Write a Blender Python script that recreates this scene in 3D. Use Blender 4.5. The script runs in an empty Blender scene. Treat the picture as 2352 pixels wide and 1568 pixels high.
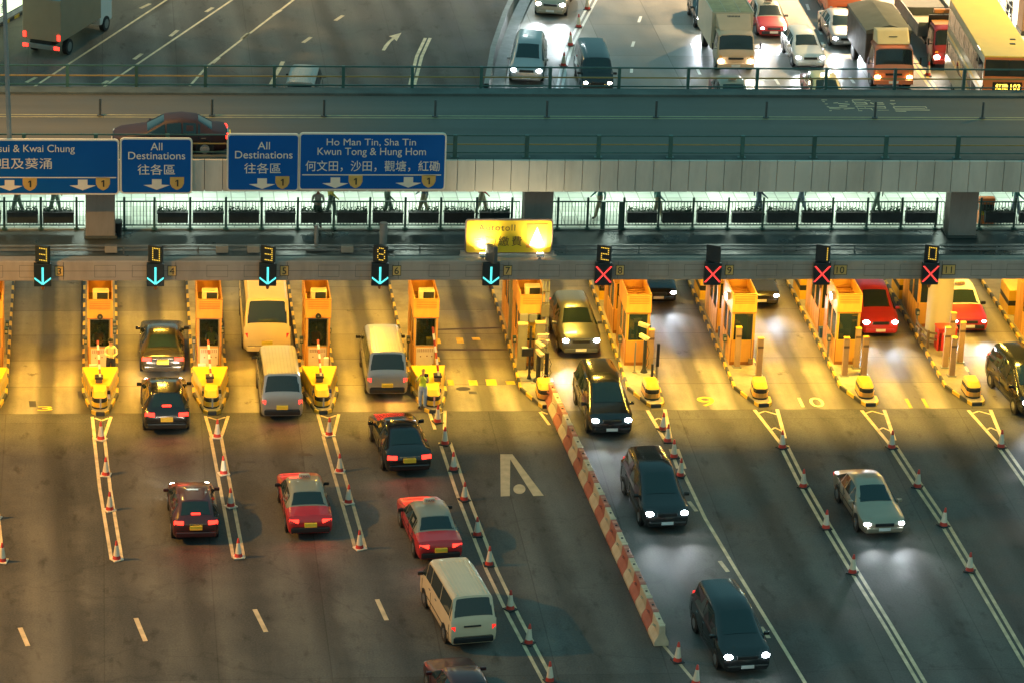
import bpy, bmesh, math, random
from mathutils import Vector, Matrix
random.seed(7)
R = math.radians
scene = bpy.context.scene
col = scene.collection

# ------------------------------------------------------------------ camera
CX = Vector((0.993674567566988, -0.10593544637376978, 0.037263051031147965))
CD = Vector((-0.0038210685363804786, -0.3635258475563047, -0.9315762757786991))
CF = Vector((0.11223303081446245, 0.925541268318199, -0.36163117597096006))
CP = Vector((-16.777, -137.613, 56.011))
FPX = 8300.0
cam = bpy.data.cameras.new('camera'); camo = bpy.data.objects.new('camera', cam); col.objects.link(camo)
mw = Matrix.Identity(4)
for i in range(3):
    mw[i][0] = CX[i]; mw[i][1] = -CD[i]; mw[i][2] = -CF[i]; mw[i][3] = CP[i]
camo.matrix_world = mw
cam.sensor_width = 36.0; cam.lens = 36.0 * FPX / 2352.0
cam.clip_start = 1.0; cam.clip_end = 3000.0
scene.camera = camo

def G(px, py, z=0.0):
    """ground point (at height z) seen at a photo position"""
    r = CX * (px - 1176.0) + CD * (py - 784.0) + CF * FPX
    return CP + r * ((z - CP.z) / r.z)
def V(px, py, Y):
    """point on the upright plane y = Y seen at a photo position"""
    r = CX * (px - 1176.0) + CD * (py - 784.0) + CF * FPX
    return CP + r * ((Y - CP.y) / r.y)

# ------------------------------------------------------------------ world, exposure
world = bpy.data.worlds.new('World'); scene.world = world; world.use_nodes = True
nt = world.node_tree; nt.nodes.clear()
out = nt.nodes.new('ShaderNodeOutputWorld'); bg = nt.nodes.new('ShaderNodeBackground')
sky = nt.nodes.new('ShaderNodeTexSky'); sky.sky_type = 'NISHITA'; sky.sun_disc = False
sky.sun_elevation = R(1.0); sky.sun_rotation = R(200)
mixw = nt.nodes.new('ShaderNodeMix'); mixw.data_type = 'RGBA'; mixw.inputs[0].default_value = 0.94
mixw.inputs[7].default_value = (0.062, 0.212, 0.236, 1)
nt.links.new(sky.outputs[0], mixw.inputs[6]); nt.links.new(mixw.outputs[2], bg.inputs[0])
bg.inputs[1].default_value = 1.0
nt.links.new(bg.outputs[0], out.inputs[0])
scene.view_settings.view_transform = 'Standard'; scene.view_settings.look = 'None'
scene.view_settings.exposure = 0.9; scene.view_settings.gamma = 1.0
try:
    scene.cycles.use_denoising = True
    scene.cycles.sample_clamp_indirect = 6.0
    scene.cycles.max_bounces = 6; scene.cycles.diffuse_bounces = 3; scene.cycles.glossy_bounces = 3
    scene.cycles.transparent_max_bounces = 8
    scene.cycles.caustics_reflective = False; scene.cycles.caustics_refractive = False
except Exception:
    pass

# lamp powers (W)
WALK_W = 92.0; SIGN_W = 300.0; TOLL_W = 450.0; CAR_W = 210.0; STREET_W = 56000.0

# ------------------------------------------------------------------ tags and empties
def tag(o, label=None, cat=None, group=None, kind=None):
    if label: o['label'] = label
    if cat: o['category'] = cat
    if group: o['group'] = group
    if kind: o['kind'] = kind
    return o
def empty(name, loc=(0, 0, 0), rz=0.0, label=None, cat=None, group=None):
    o = bpy.data.objects.new(name, None); col.objects.link(o)
    o.location = loc; o.rotation_euler = (0, 0, rz); o.empty_display_size = 0.3
    return tag(o, label, cat, group)
def copy_tree(o, parent=None):
    c = o.copy(); col.objects.link(c)
    if parent is not None: c.parent = parent
    for ch in list(o.children): copy_tree(ch, c)
    return c

# ------------------------------------------------------------------ lights
def lamp(kind, name, loc, energy, color, parent=None, rot=None, aim=None, **kw):
    l = bpy.data.lights.new(name, kind); l.energy = energy; l.color = color
    for k, v in kw.items(): setattr(l, k, v)
    o = bpy.data.objects.new(name, l); col.objects.link(o); o.location = loc
    if rot: o.rotation_euler = rot
    if aim is not None:
        o.rotation_euler = (Vector(aim) - Vector(loc)).to_track_quat('-Z', 'Y').to_euler()
    if parent is not None: o.parent = parent
    return o

# ------------------------------------------------------------------ materials
_m = {}
def M(name, colr=(0.5, 0.5, 0.5), rough=0.5, metal=0.0, var=0.12, scale=3.0, bump=0.0, coat=0.0, spec=0.5, grime=0.0):
    """painted / plain surface with a little procedural unevenness"""
    if name in _m: return _m[name]
    m = bpy.data.materials.new(name); m.use_nodes = True
    t = m.node_tree; b = t.nodes['Principled BSDF']
    b.inputs['Roughness'].default_value = rough; b.inputs['Metallic'].default_value = metal
    b.inputs['Specular IOR Level'].default_value = spec
    if coat: b.inputs['Coat Weight'].default_value = coat; b.inputs['Coat Roughness'].default_value = 0.06
    tc = t.nodes.new('ShaderNodeTexCoord'); nz = t.nodes.new('ShaderNodeTexNoise')
    nz.inputs['Scale'].default_value = scale; nz.inputs['Detail'].default_value = 6.0
    t.links.new(tc.outputs['Object'], nz.inputs['Vector'])
    rp = t.nodes.new('ShaderNodeValToRGB')
    rp.color_ramp.elements[0].position = 0.3; rp.color_ramp.elements[1].position = 0.7
    d = [max(0, c * (1 - var)) for c in colr]; l = [min(1, c * (1 + var)) for c in colr]
    rp.color_ramp.elements[0].color = (*d, 1); rp.color_ramp.elements[1].color = (*l, 1)
    t.links.new(nz.outputs['Fac'], rp.inputs['Fac'])
    # no two copies weathered quite alike
    oi = t.nodes.new('ShaderNodeObjectInfo'); mr = t.nodes.new('ShaderNodeMapRange'); mr.inputs['To Min'].default_value = 1 - var * 1.1; mr.inputs['To Max'].default_value = 1 + var * 0.8
    hv = t.nodes.new('ShaderNodeHueSaturation'); t.links.new(oi.outputs['Random'], mr.inputs[0]); t.links.new(mr.outputs[0], hv.inputs['Value']); t.links.new(rp.outputs['Color'], hv.inputs['Color'])
    src = hv.outputs['Color']
    if grime:
        n2 = t.nodes.new('ShaderNodeTexNoise'); n2.inputs['Scale'].default_value = scale * 0.35; n2.inputs['Detail'].default_value = 9.0
        n2.inputs['Roughness'].default_value = 0.7
        mp = t.nodes.new('ShaderNodeMapping'); mp.inputs['Scale'].default_value = (1.6, 1.6, 0.35)
        t.links.new(tc.outputs['Object'], mp.inputs['Vector']); t.links.new(mp.outputs[0], n2.inputs['Vector'])
        r2 = t.nodes.new('ShaderNodeValToRGB'); r2.color_ramp.elements[0].position = 0.45; r2.color_ramp.elements[1].position = 0.75
        t.links.new(n2.outputs['Fac'], r2.inputs['Fac'])
        ma = t.nodes.new('ShaderNodeMath'); ma.operation = 'MULTIPLY'; ma.inputs[1].default_value = grime
        t.links.new(r2.outputs['Color'], ma.inputs[0])
        mx = t.nodes.new('ShaderNodeMix'); mx.data_type = 'RGBA'
        mx.inputs[7].default_value = (colr[0] * 0.3, colr[1] * 0.28, colr[2] * 0.26, 1)
        t.links.new(ma.outputs[0], mx.inputs[0]); t.links.new(src, mx.inputs[6]); src = mx.outputs[2]
    t.links.new(src, b.inputs['Base Color'])
    if bump:
        bp = t.nodes.new('ShaderNodeBump'); bp.inputs['Strength'].default_value = bump; bp.inputs['Distance'].default_value = 0.02
        t.links.new(nz.outputs['Fac'], bp.inputs['Height']); t.links.new(bp.outputs[0], b.inputs['Normal'])
    _m[name] = m
    return m
def E(name, colr, strength, base=(0.02, 0.02, 0.02)):
    """something that gives off light: a lamp, a lit screen, LEDs"""
    if name in _m: return _m[name]
    m = bpy.data.materials.new(name); m.use_nodes = True
    b = m.node_tree.nodes['Principled BSDF']
    b.inputs['Base Color'].default_value = (*base, 1)
    b.inputs['Emission Color'].default_value = (*colr, 1); b.inputs['Emission Strength'].default_value = strength
    _m[name] = m
    return m
def glass_mat(name, tint, clear):
    m = bpy.data.materials.new(name); m.use_nodes = True
    t = m.node_tree; b = t.nodes['Principled BSDF']
    b.inputs['Base Color'].default_value = (*tint, 1); b.inputs['Roughness'].default_value = 0.04
    b.inputs['Specular IOR Level'].default_value = 0.6
    if clear > 0:
        tr = t.nodes.new('ShaderNodeBsdfTransparent'); mx = t.nodes.new('ShaderNodeMixShader'); mx.inputs[0].default_value = clear
        tr.inputs[0].default_value = (0.75, 0.85, 0.82, 1)
        t.links.new(b.outputs[0], mx.inputs[1]); t.links.new(tr.outputs[0], mx.inputs[2])
        t.links.new(mx.outputs[0], t.nodes['Material Output'].inputs['Surface'])
    _m[name] = m
    return m
def paint(name, colr, rough=0.28, metal=0.0):
    return M('paint_' + name, colr, rough, metal, var=0.05, scale=1.5, coat=0.35)

GLASS = glass_mat('vehicle_glass', (0.014, 0.030, 0.033), 0.12)
BGLASS = glass_mat('booth_glass', (0.012, 0.025, 0.025), 0.72)
BLACK = M('black_plastic', (0.012, 0.013, 0.014), 0.45)
RUBBER = M('tyre_rubber', (0.015, 0.015, 0.015), 0.8)
CHROME = M('bright_metal', (0.55, 0.56, 0.58), 0.25, 0.9)
STEEL = M('grey_steel', (0.22, 0.23, 0.22), 0.45, 0.3, grime=0.3)
GALV = M('galvanised_steel', (0.30, 0.32, 0.31), 0.5, 0.2)
GREENM = M('dark_green_steel', (0.045, 0.115, 0.095), 0.45, 0.0, var=0.2)
HEAD_C = E('headlight_cool', (0.86, 0.93, 1.0), 45.0, (0.8, 0.8, 0.8))
HEAD_W = E('headlight_warm', (1.0, 0.86, 0.62), 40.0, (0.8, 0.8, 0.8))
HEAD_O = E('headlight_amber', (1.0, 0.62, 0.20), 30.0, (0.8, 0.8, 0.8))
HEAD_OFF = M('lamp_lens', (0.5, 0.52, 0.52), 0.1, 0.3)
TAIL_ON = E('tail_light_lit', (1.0, 0.022, 0.012), 3.6, (0.4, 0.01, 0.01))
TAIL_DIM = E('tail_light_dim', (1.0, 0.02, 0.012), 0.8, (0.35, 0.01, 0.01))
WHITE_P = M('plate_white', (0.75, 0.75, 0.72), 0.4)
YELLOW_P = M('plate_yellow', (0.75, 0.55, 0.05), 0.4)

# ------------------------------------------------------------------ mesh builder
class MB:
    def __init__(s): s.v = []; s.f = []; s.m = []
    def add(s, vs, fs, mi=0):
        k = len(s.v); s.v += [tuple(p) for p in vs]
        for f in fs: s.f.append([i + k for i in f]); s.m.append(mi)
        return s
    def box(s, c, d, mi=0, rz=0.0, taper=1.0, rx=0.0, ry=0.0):
        hx, hy, hz = d[0] / 2, d[1] / 2, d[2] / 2
        P = [(-hx, -hy, -hz), (hx, -hy, -hz), (hx, hy, -hz), (-hx, hy, -hz)]
        P += [(x * taper, y * taper, hz) for x, y, z in P[:4]]
        mt = Matrix.Translation(c) @ Matrix.Rotation(rz, 4, 'Z') @ Matrix.Rotation(rx, 4, 'X') @ Matrix.Rotation(ry, 4, 'Y')
        return s.add([mt @ Vector(p) for p in P], [(3, 2, 1, 0), (4, 5, 6, 7), (0, 1, 5, 4), (1, 2, 6, 5), (2, 3, 7, 6), (3, 0, 4, 7)], mi)
    def bx(s, x0, x1, y0, y1, z0, z1, mi=0):
        return s.box(((x0 + x1) / 2, (y0 + y1) / 2, (z0 + z1) / 2), (abs(x1 - x0), abs(y1 - y0), abs(z1 - z0)), mi)
    def cyl(s, a, b, r0, r1=None, n=12, mi=0):
        a = Vector(a); b = Vector(b); r1 = r0 if r1 is None else r1
        d = (b - a).normalized(); u = d.orthogonal().normalized(); w = d.cross(u)
        A = [a + (u * math.cos(2 * math.pi * i / n) + w * math.sin(2 * math.pi * i / n)) * r0 for i in range(n)]
        B = [b + (u * math.cos(2 * math.pi * i / n) + w * math.sin(2 * math.pi * i / n)) * r1 for i in range(n)]
        fs = [(i, (i + 1) % n, n + (i + 1) % n, n + i) for i in range(n)]
        fs += [tuple(range(n - 1, -1, -1)), tuple(range(n, 2 * n))]
        return s.add(A + B, fs, mi)
    def prism(s, poly, z0, z1, mi=0, side=None):
        n = len(poly)
        vs = [(x, y, z0) for x, y in poly] + [(x, y, z1) for x, y in poly]
        s.add(vs, [tuple(range(n - 1, -1, -1)), tuple(range(n, 2 * n))], mi)
        return s.add(vs, [(i, (i + 1) % n, n + (i + 1) % n, n + i) for i in range(n)], mi if side is None else side)
    def lathe(s, prof, c=(0, 0, 0), n=16, mi=0):
        vs = []; fs = []
        for r, z in prof:
            vs += [(c[0] + r * math.cos(2 * math.pi * i / n), c[1] + r * math.sin(2 * math.pi * i / n), c[2] + z) for i in range(n)]
        for j in range(len(prof) - 1):
            for i in range(n):
                fs.append((j * n + i, j * n + (i + 1) % n, (j + 1) * n + (i + 1) % n, (j + 1) * n + i))
        fs.append(tuple(range((len(prof) - 1) * n, len(prof) * n)))
        return s.add(vs, fs, mi)
    def sphere(s, c, r, mi=0, n=10, k=6, sc=(1, 1, 1)):
        vs = []; fs = []
        for j in range(k + 1):
            th = math.pi * j / k
            for i in range(n):
                ph = 2 * math.pi * i / n
                vs.append((c[0] + r * sc[0] * math.sin(th) * math.cos(ph), c[1] + r * sc[1] * math.sin(th) * math.sin(ph), c[2] + r * sc[2] * math.cos(th)))
        for j in range(k):
            for i in range(n):
                fs.append((j * n + i, (j + 1) * n + i, (j + 1) * n + (i + 1) % n, j * n + (i + 1) % n))
        return s.add(vs, fs, mi)
    def build(s, name, mats, parent=None, smooth=False, bevel=0.0, seg=2, loc=None, rz=None):
        if not isinstance(mats, (list, tuple)): mats = [mats]
        me = bpy.data.meshes.new(name); bm = bmesh.new()
        vv = [bm.verts.new(p) for p in s.v]
        for f, mi in zip(s.f, s.m):
            try: fc = bm.faces.new([vv[i] for i in f])
            except ValueError: continue
            fc.material_index = mi; fc.smooth = smooth
        bmesh.ops.remove_doubles(bm, verts=bm.verts, dist=1e-5)
        bmesh.ops.recalc_face_normals(bm, faces=bm.faces)
        if bevel:
            es = [e for e in bm.edges if len(e.link_faces) == 2 and e.calc_face_angle(0) > 0.5]
            bmesh.ops.bevel(bm, geom=es, offset=bevel, segments=seg, profile=0.6, affect='EDGES', clamp_overlap=True)
        bm.to_mesh(me); bm.free()
        for m in mats: me.materials.append(m)
        if smooth:
            me.set_sharp_from_angle(angle=R(38))
        o = bpy.data.objects.new(name, me); col.objects.link(o)
        if parent is not None: o.parent = parent
        if loc is not None: o.location = loc
        if rz is not None: o.rotation_euler = (0, 0, rz)
        return o

_tx = {}
def text_mesh(s, size, bold=0.0, spacing=1.0):
    key = (s, size, bold, spacing)
    if key in _tx: return _tx[key]
    c = bpy.data.curves.new('lettering', 'FONT'); c.body = s; c.size = size; c.offset = 0.0; c.space_character = spacing
    c.align_x = 'CENTER'; c.align_y = 'CENTER'; c.extrude = 0.004
    o = bpy.data.objects.new('lettering', c); col.objects.link(o)
    dg = bpy.context.evaluated_depsgraph_get(); me = bpy.data.meshes.new_from_object(o.evaluated_get(dg))
    bpy.data.objects.remove(o); bpy.data.curves.remove(c)
    _tx[key] = me
    return me
def text_obj(name, s, size, mat, loc, rot=(R(90), 0, 0), parent=None, bold=0.0, spacing=1.0, fit=None):
    """fit=(w,h): centre the lettering on loc and scale it to this width and height"""
    me = text_mesh(s, size, bold, spacing).copy(); me.materials.clear(); me.materials.append(mat)
    if fit:
        xs = [v.co.x for v in me.vertices]; ys = [v.co.y for v in me.vertices]
        w = max(xs) - min(xs); h = max(ys) - min(ys); cx = (max(xs) + min(xs)) / 2; cy = (max(ys) + min(ys)) / 2
        sx = fit[0] / w if fit[0] else None; sy = fit[1] / h if fit[1] else None
        sx = sx or sy; sy = sy or sx
        for v in me.vertices: v.co.x = (v.co.x - cx) * sx; v.co.y = (v.co.y - cy) * sy
    for p in me.polygons: p.material_index = 0
    o = bpy.data.objects.new(name, me); col.objects.link(o); o.location = loc; o.rotation_euler = rot
    if parent is not None: o.parent = parent
    return o
def nth(i): return ['first', 'second', 'third', 'fourth', 'fifth', 'sixth', 'seventh', 'eighth', 'ninth', 'tenth', 'eleventh', 'twelfth', 'thirteenth',
                    'fourteenth', 'fifteenth', 'sixteenth', 'seventeenth', 'eighteenth', 'nineteenth', 'twentieth', 'twenty-first', 'twenty-second', 'twenty-third', 'twenty-fourth', 'twenty-fifth'][i]

# ================================================================== the setting: ground, pavements, markings
def ground_mat(name, c0, c1, rough0, rough1, sx=0.5, sy=0.06, slab=None, lanes=False, bump=0.15, worn=False, spec=0.5, slabmix=0.85, grain=0.22):
    m = bpy.data.materials.new(name); m.use_nodes = True; t = m.node_tree; b = t.nodes['Principled BSDF']
    L = t.links; N = t.nodes.new
    tc = N('ShaderNodeTexCoord')
    mp = N('ShaderNodeMapping'); mp.inputs['Scale'].default_value = (sx, sy, 1); L.new(tc.outputs['Object'], mp.inputs['Vector'])
    n1 = N('ShaderNodeTexNoise'); n1.inputs['Scale'].default_value = 1.0; n1.inputs['Detail'].default_value = 5; L.new(mp.outputs[0], n1.inputs['Vector'])
    n2 = N('ShaderNodeTexNoise'); n2.inputs['Scale'].default_value = 0.35; n2.inputs['Detail'].default_value = 8; n2.inputs['Roughness'].default_value = 0.65; L.new(tc.outputs['Object'], n2.inputs['Vector'])
    n3 = N('ShaderNodeTexNoise'); n3.inputs['Scale'].default_value = 14; n3.inputs['Detail'].default_value = 6; n3.inputs['Roughness'].default_value = 0.75; L.new(tc.outputs['Object'], n3.inputs['Vector'])
    add = N('ShaderNodeMath'); add.operation = 'ADD'; L.new(n1.outputs['Fac'], add.inputs[0]); L.new(n2.outputs['Fac'], add.inputs[1])
    md = N('ShaderNodeMath'); md.operation = 'MULTIPLY_ADD'; md.inputs[1].default_value = 0.5; L.new(add.outputs[0], md.inputs[0])
    m3 = N('ShaderNodeMath'); m3.operation = 'MULTIPLY_ADD'; m3.inputs[1].default_value = grain; m3.inputs[2].default_value = -grain / 2; b.inputs['Specular IOR Level'].default_value = spec; L.new(n3.outputs['Fac'], m3.inputs[0]); L.new(m3.outputs[0], md.inputs[2])
    rp = N('ShaderNodeValToRGB'); rp.color_ramp.elements[0].position = 0.36; rp.color_ramp.elements[1].position = 0.64
    rp.color_ramp.elements[0].color = (*c0, 1); rp.color_ramp.elements[1].color = (*c1, 1); L.new(md.outputs[0], rp.inputs['Fac'])
    src = rp.outputs['Color']
    if slab:
        bk = N('ShaderNodeTexBrick'); bk.inputs['Scale'].default_value = 1.0; bk.inputs['Brick Width'].default_value = slab[0]; bk.inputs['Row Height'].default_value = slab[1]
        bk.inputs['Mortar Size'].default_value = 0.025; bk.offset = 0.0; bk.inputs['Color1'].default_value = (1.12, 1.12, 1.12, 1); bk.inputs['Color2'].default_value = (0.74, 0.72, 0.70, 1)
        bk.inputs['Mortar'].default_value = (0.35, 0.33, 0.30, 1); bk.inputs['Mortar Smooth'].default_value = 0.3
        mp2 = N('ShaderNodeMapping'); mp2.inputs['Location'].default_value = (slab[2], slab[3], 0); L.new(tc.outputs['Object'], mp2.inputs['Vector']); L.new(mp2.outputs[0], bk.inputs['Vector'])
        mx = N('ShaderNodeMix'); mx.data_type = 'RGBA'; mx.blend_type = 'MULTIPLY'; mx.inputs[0].default_value = slabmix
        L.new(src, mx.inputs[6]); L.new(bk.outputs['Color'], mx.inputs[7]); src = mx.outputs[2]
    wet = n2.outputs['Fac']
    if lanes:   # oil down the middle of each lane and grime along the kerbs, paler wheel paths between
        sp = N('ShaderNodeSeparateXYZ'); L.new(tc.outputs['Object'], sp.inputs[0])
        wv = N('ShaderNodeMath'); wv.operation = 'MULTIPLY_ADD'; wv.inputs[1].default_value = 0.5; L.new(n2.outputs['Fac'], wv.inputs[0]); L.new(sp.outputs[0], wv.inputs[2])
        of = N('ShaderNodeMath'); of.operation = 'ADD'; of.inputs[1].default_value = 16.93 - 0.25 + 4.49 * 10; L.new(wv.outputs[0], of.inputs[0])
        dv = N('ShaderNodeMath'); dv.operation = 'DIVIDE'; dv.inputs[1].default_value = 4.49; L.new(of.outputs[0], dv.inputs[0])
        fr = N('ShaderNodeMath'); fr.operation = 'FRACT'; L.new(dv.outputs[0], fr.inputs[0])
        lr = N('ShaderNodeValToRGB'); e = lr.color_ramp.elements
        e[0].position = 0.17; e[0].color = (0.34, 0.32, 0.30, 1); e[1].position = 0.83; e[1].color = (0.34, 0.32, 0.30, 1)
        for p, c in ((0.27, 1.0), (0.40, 1.0), (0.46, 0.36), (0.56, 0.34), (0.62, 0.96), (0.74, 1.0)):
            k = e.new(p); k.color = (c, c * 0.985, c * 0.96, 1)
        L.new(fr.outputs[0], lr.inputs['Fac'])
        mx = N('ShaderNodeMix'); mx.data_type = 'RGBA'; mx.blend_type = 'MULTIPLY'; mx.inputs[0].default_value = 0.9
        L.new(src, mx.inputs[6]); L.new(lr.outputs['Color'], mx.inputs[7]); src = mx.outputs[2]
        # dark oil spots and pale scrapes
        n4 = N('ShaderNodeTexNoise'); n4.inputs['Scale'].default_value = 0.9; n4.inputs['Detail'].default_value = 7; n4.inputs['Roughness'].default_value = 0.7
        mp4 = N('ShaderNodeMapping'); mp4.inputs['Scale'].default_value = (1.2, 0.8, 1); L.new(tc.outputs['Object'], mp4.inputs['Vector']); L.new(mp4.outputs[0], n4.inputs['Vector'])
        r4 = N('ShaderNodeValToRGB'); r4.color_ramp.elements[0].position = 0.62; r4.color_ramp.elements[1].position = 0.70
        r4.color_ramp.elements[0].color = (1, 1, 1, 1); r4.color_ramp.elements[1].color = (0.30, 0.27, 0.24, 1); L.new(n4.outputs['Fac'], r4.inputs['Fac'])
        mx = N('ShaderNodeMix'); mx.data_type = 'RGBA'; mx.blend_type = 'MULTIPLY'; mx.inputs[0].default_value = 0.8
        L.new(src, mx.inputs[6]); L.new(r4.outputs['Color'], mx.inputs[7]); src = mx.outputs[2]
    if worn:    # sealed cracks, oil drips, darker tyre paths
        vo = N('ShaderNodeTexVoronoi'); vo.feature = 'DISTANCE_TO_EDGE'; vo.inputs['Scale'].default_value = 0.11
        wn = N('ShaderNodeTexNoise'); wn.inputs['Scale'].default_value = 0.8; wn.inputs['Detail'].default_value = 4; L.new(tc.outputs['Object'], wn.inputs['Vector'])
        wa = N('ShaderNodeMix'); wa.data_type = 'VECTOR'; wa.inputs[0].default_value = 0.35; L.new(tc.outputs['Object'], wa.inputs[4])
        va = N('ShaderNodeVectorMath'); va.operation = 'MULTIPLY_ADD'; va.inputs[1].default_value = (2.2, 2.2, 0); L.new(wn.outputs['Color'], va.inputs[0]); L.new(tc.outputs['Object'], va.inputs[2])
        L.new(va.outputs[0], vo.inputs['Vector'])
        cr = N('ShaderNodeValToRGB'); cr.color_ramp.elements[0].position = 0.0; cr.color_ramp.elements[1].position = 0.010
        cr.color_ramp.elements[0].color = (0.45, 0.45, 0.46, 1); cr.color_ramp.elements[1].color = (1, 1, 1, 1); L.new(vo.outputs['Distance'], cr.inputs['Fac'])
        mx = N('ShaderNodeMix'); mx.data_type = 'RGBA'; mx.blend_type = 'MULTIPLY'; mx.inputs[0].default_value = 0.28
        L.new(src, mx.inputs[6]); L.new(cr.outputs['Color'], mx.inputs[7]); src = mx.outputs[2]
        sp = N('ShaderNodeSeparateXYZ'); L.new(tc.outputs['Object'], sp.inputs[0])     # tyre-polished paths, lane by lane, fanning out below the gates
        sh = N('ShaderNodeMath'); sh.operation = 'MULTIPLY_ADD'; sh.inputs[1].default_value = 0.06; L.new(sp.outputs[1], sh.inputs[0]); L.new(sp.outputs[0], sh.inputs[2])
        wv = N('ShaderNodeMath'); wv.operation = 'MULTIPLY_ADD'; wv.inputs[1].default_value = 1.1; L.new(n2.outputs['Fac'], wv.inputs[0]); L.new(sh.outputs[0], wv.inputs[2])
        of = N('ShaderNodeMath'); of.operation = 'ADD'; of.inputs[1].default_value = 16.93 - 0.55 + 4.49 * 40; L.new(wv.outputs[0], of.inputs[0])
        dv = N('ShaderNodeMath'); dv.operation = 'DIVIDE'; dv.inputs[1].default_value = 4.49; L.new(of.outputs[0], dv.inputs[0])
        fr = N('ShaderNodeMath'); fr.operation = 'FRACT'; L.new(dv.outputs[0], fr.inputs[0])
        tr = N('ShaderNodeValToRGB'); e = tr.color_ramp.elements; e[0].position = 0.05; e[0].color = (0.75, 0.75, 0.76, 1); e[1].position = 0.95; e[1].color = (0.75, 0.75, 0.76, 1)
        for p, c in ((0.22, 1.12), (0.36, 1.15), (0.48, 0.66), (0.56, 0.66), (0.66, 1.12), (0.80, 1.1)):
            k = e.new(p); k.color = (c, c * 0.99, c * 0.97, 1)
        L.new(fr.outputs[0], tr.inputs['Fac'])
        mx = N('ShaderNodeMix'); mx.data_type = 'RGBA'; mx.blend_type = 'MULTIPLY'; mx.inputs[0].default_value = 0.75
        L.new(src, mx.inputs[6]); L.new(tr.outputs['Color'], mx.inputs[7]); src = mx.outputs[2]
        n5 = N('ShaderNodeTexNoise'); n5.inputs['Scale'].default_value = 1.7; n5.inputs['Detail'].default_value = 6; n5.inputs['Roughness'].default_value = 0.6
        mp5 = N('ShaderNodeMapping'); mp5.inputs['Scale'].default_value = (1.0, 0.35, 1); L.new(tc.outputs['Object'], mp5.inputs['Vector']); L.new(mp5.outputs[0], n5.inputs['Vector'])
        r5 = N('ShaderNodeValToRGB'); r5.color_ramp.elements[0].position = 0.58; r5.color_ramp.elements[1].position = 0.72
        r5.color_ramp.elements[0].color = (1, 1, 1, 1); r5.color_ramp.elements[1].color = (0.55, 0.54, 0.52, 1); L.new(n5.outputs['Fac'], r5.inputs['Fac'])
        mx = N('ShaderNodeMix'); mx.data_type = 'RGBA'; mx.blend_type = 'MULTIPLY'; mx.inputs[0].default_value = 0.85
        L.new(src, mx.inputs[6]); L.new(r5.outputs['Color'], mx.inputs[7]); src = mx.outputs[2]
    L.new(src, b.inputs['Base Color'])
    rr = N('ShaderNodeMapRange'); rr.inputs['From Min'].default_value = 0.35; rr.inputs['From Max'].default_value = 0.65
    rr.inputs['To Min'].default_value = rough0; rr.inputs['To Max'].default_value = rough1; L.new(wet, rr.inputs[0]); L.new(rr.outputs[0], b.inputs['Roughness'])
    bp = N('ShaderNodeBump'); bp.inputs['Strength'].default_value = bump; bp.inputs['Distance'].default_value = 0.02
    L.new(n3.outputs['Fac'], bp.inputs['Height']); L.new(bp.outputs[0], b.inputs['Normal'])
    _m[name] = m
    return m
ASPH = ground_mat('asphalt', (0.060, 0.060, 0.058), (0.155, 0.146, 0.130), 0.58, 0.88, 0.45, 0.045, slab=(3.9, 23.0, 1.2, 3.0), worn=True, spec=0.11, slabmix=0.38, grain=0.5)
CONC = ground_mat('stained_concrete', (0.15, 0.135, 0.105), (0.36, 0.335, 0.28), 0.48, 0.8, 0.9, 0.12, spec=0.28, slab=(4.49, 2.9, 16.93, 2.05), lanes=True)
WETC = ground_mat('wet_concrete_road', (0.15, 0.148, 0.135), (0.28, 0.27, 0.24), 0.36, 0.65, 0.5, 0.08, grain=0.4, slab=(3.4, 6.0, 0, 0))
DECK = ground_mat('flyover_asphalt', (0.090, 0.084, 0.068), (0.140, 0.128, 0.102), 0.6, 0.85, 0.05, 0.7)
ROOFM = ground_mat('roof_concrete', (0.04, 0.055, 0.052), (0.10, 0.115, 0.105), 0.2, 0.6, 0.06, 0.9)
TILE = ground_mat('walkway_tiles', (0.56, 0.62, 0.54), (0.70, 0.75, 0.66), 0.35, 0.6, 0.5, 0.5, slab=(0.6, 0.6, 0, 0), bump=0.03)

def sheet(name, poly, z, mat, kind='structure'):
    b = MB(); b.add([(x, y, z) for x, y in poly], [tuple(range(len(poly)))])
    o = b.build(name, mat); o['kind'] = kind
    return o
sheet('ground', [(-300, -160), (300, -160), (300, 420), (-300, 420)], 0.0, ASPH)
sheet('toll_plaza_pavement', [(-60, -2.08), (60, -2.08), (60, 22), (-60, 22)], 0.004, CONC)
ml = [G(x, y) for x, y in ((1147, 194), (1166, 104), (1196, 22))]
sheet('road', [(ml[0].x - 1.2, 30), (ml[0].x, ml[0].y), (ml[1].x, ml[1].y), (ml[2].x, ml[2].y), (13, 85), (13, 140), (60, 140), (60, 30)], 0.004, WETC)

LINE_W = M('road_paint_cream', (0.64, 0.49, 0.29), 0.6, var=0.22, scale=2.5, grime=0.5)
LINE_Y = M('road_paint_yellow', (0.70, 0.46, 0.03), 0.6, var=0.25, scale=2.5, grime=0.6)
def strip(b, pts, w, z=0.009, mi=0):
    for p, q in zip(pts[:-1], pts[1:]):
        p = Vector((p[0], p[1])); q = Vector((q[0], q[1])); d = (q - p).normalized(); n = Vector((-d.y, d.x)) * w / 2
        b.add([(p.x + n.x, p.y + n.y, z), (p.x - n.x, p.y - n.y, z), (q.x - n.x, q.y - n.y, z), (q.x + n.x, q.y + n.y, z)], [(0, 1, 2, 3)], mi)
def marking(name, strips, z=0.009, mat=None):
    b = MB()
    for i, (pts, w) in enumerate(strips):
        strip(b, [(G(*p, z).x, G(*p, z).y) for p in pts], w, z + 0.0006 * (i % 3))
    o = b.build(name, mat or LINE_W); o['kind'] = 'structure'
    return o
def off(pts, dx): return [(x + dx, y) for x, y in pts]
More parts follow.
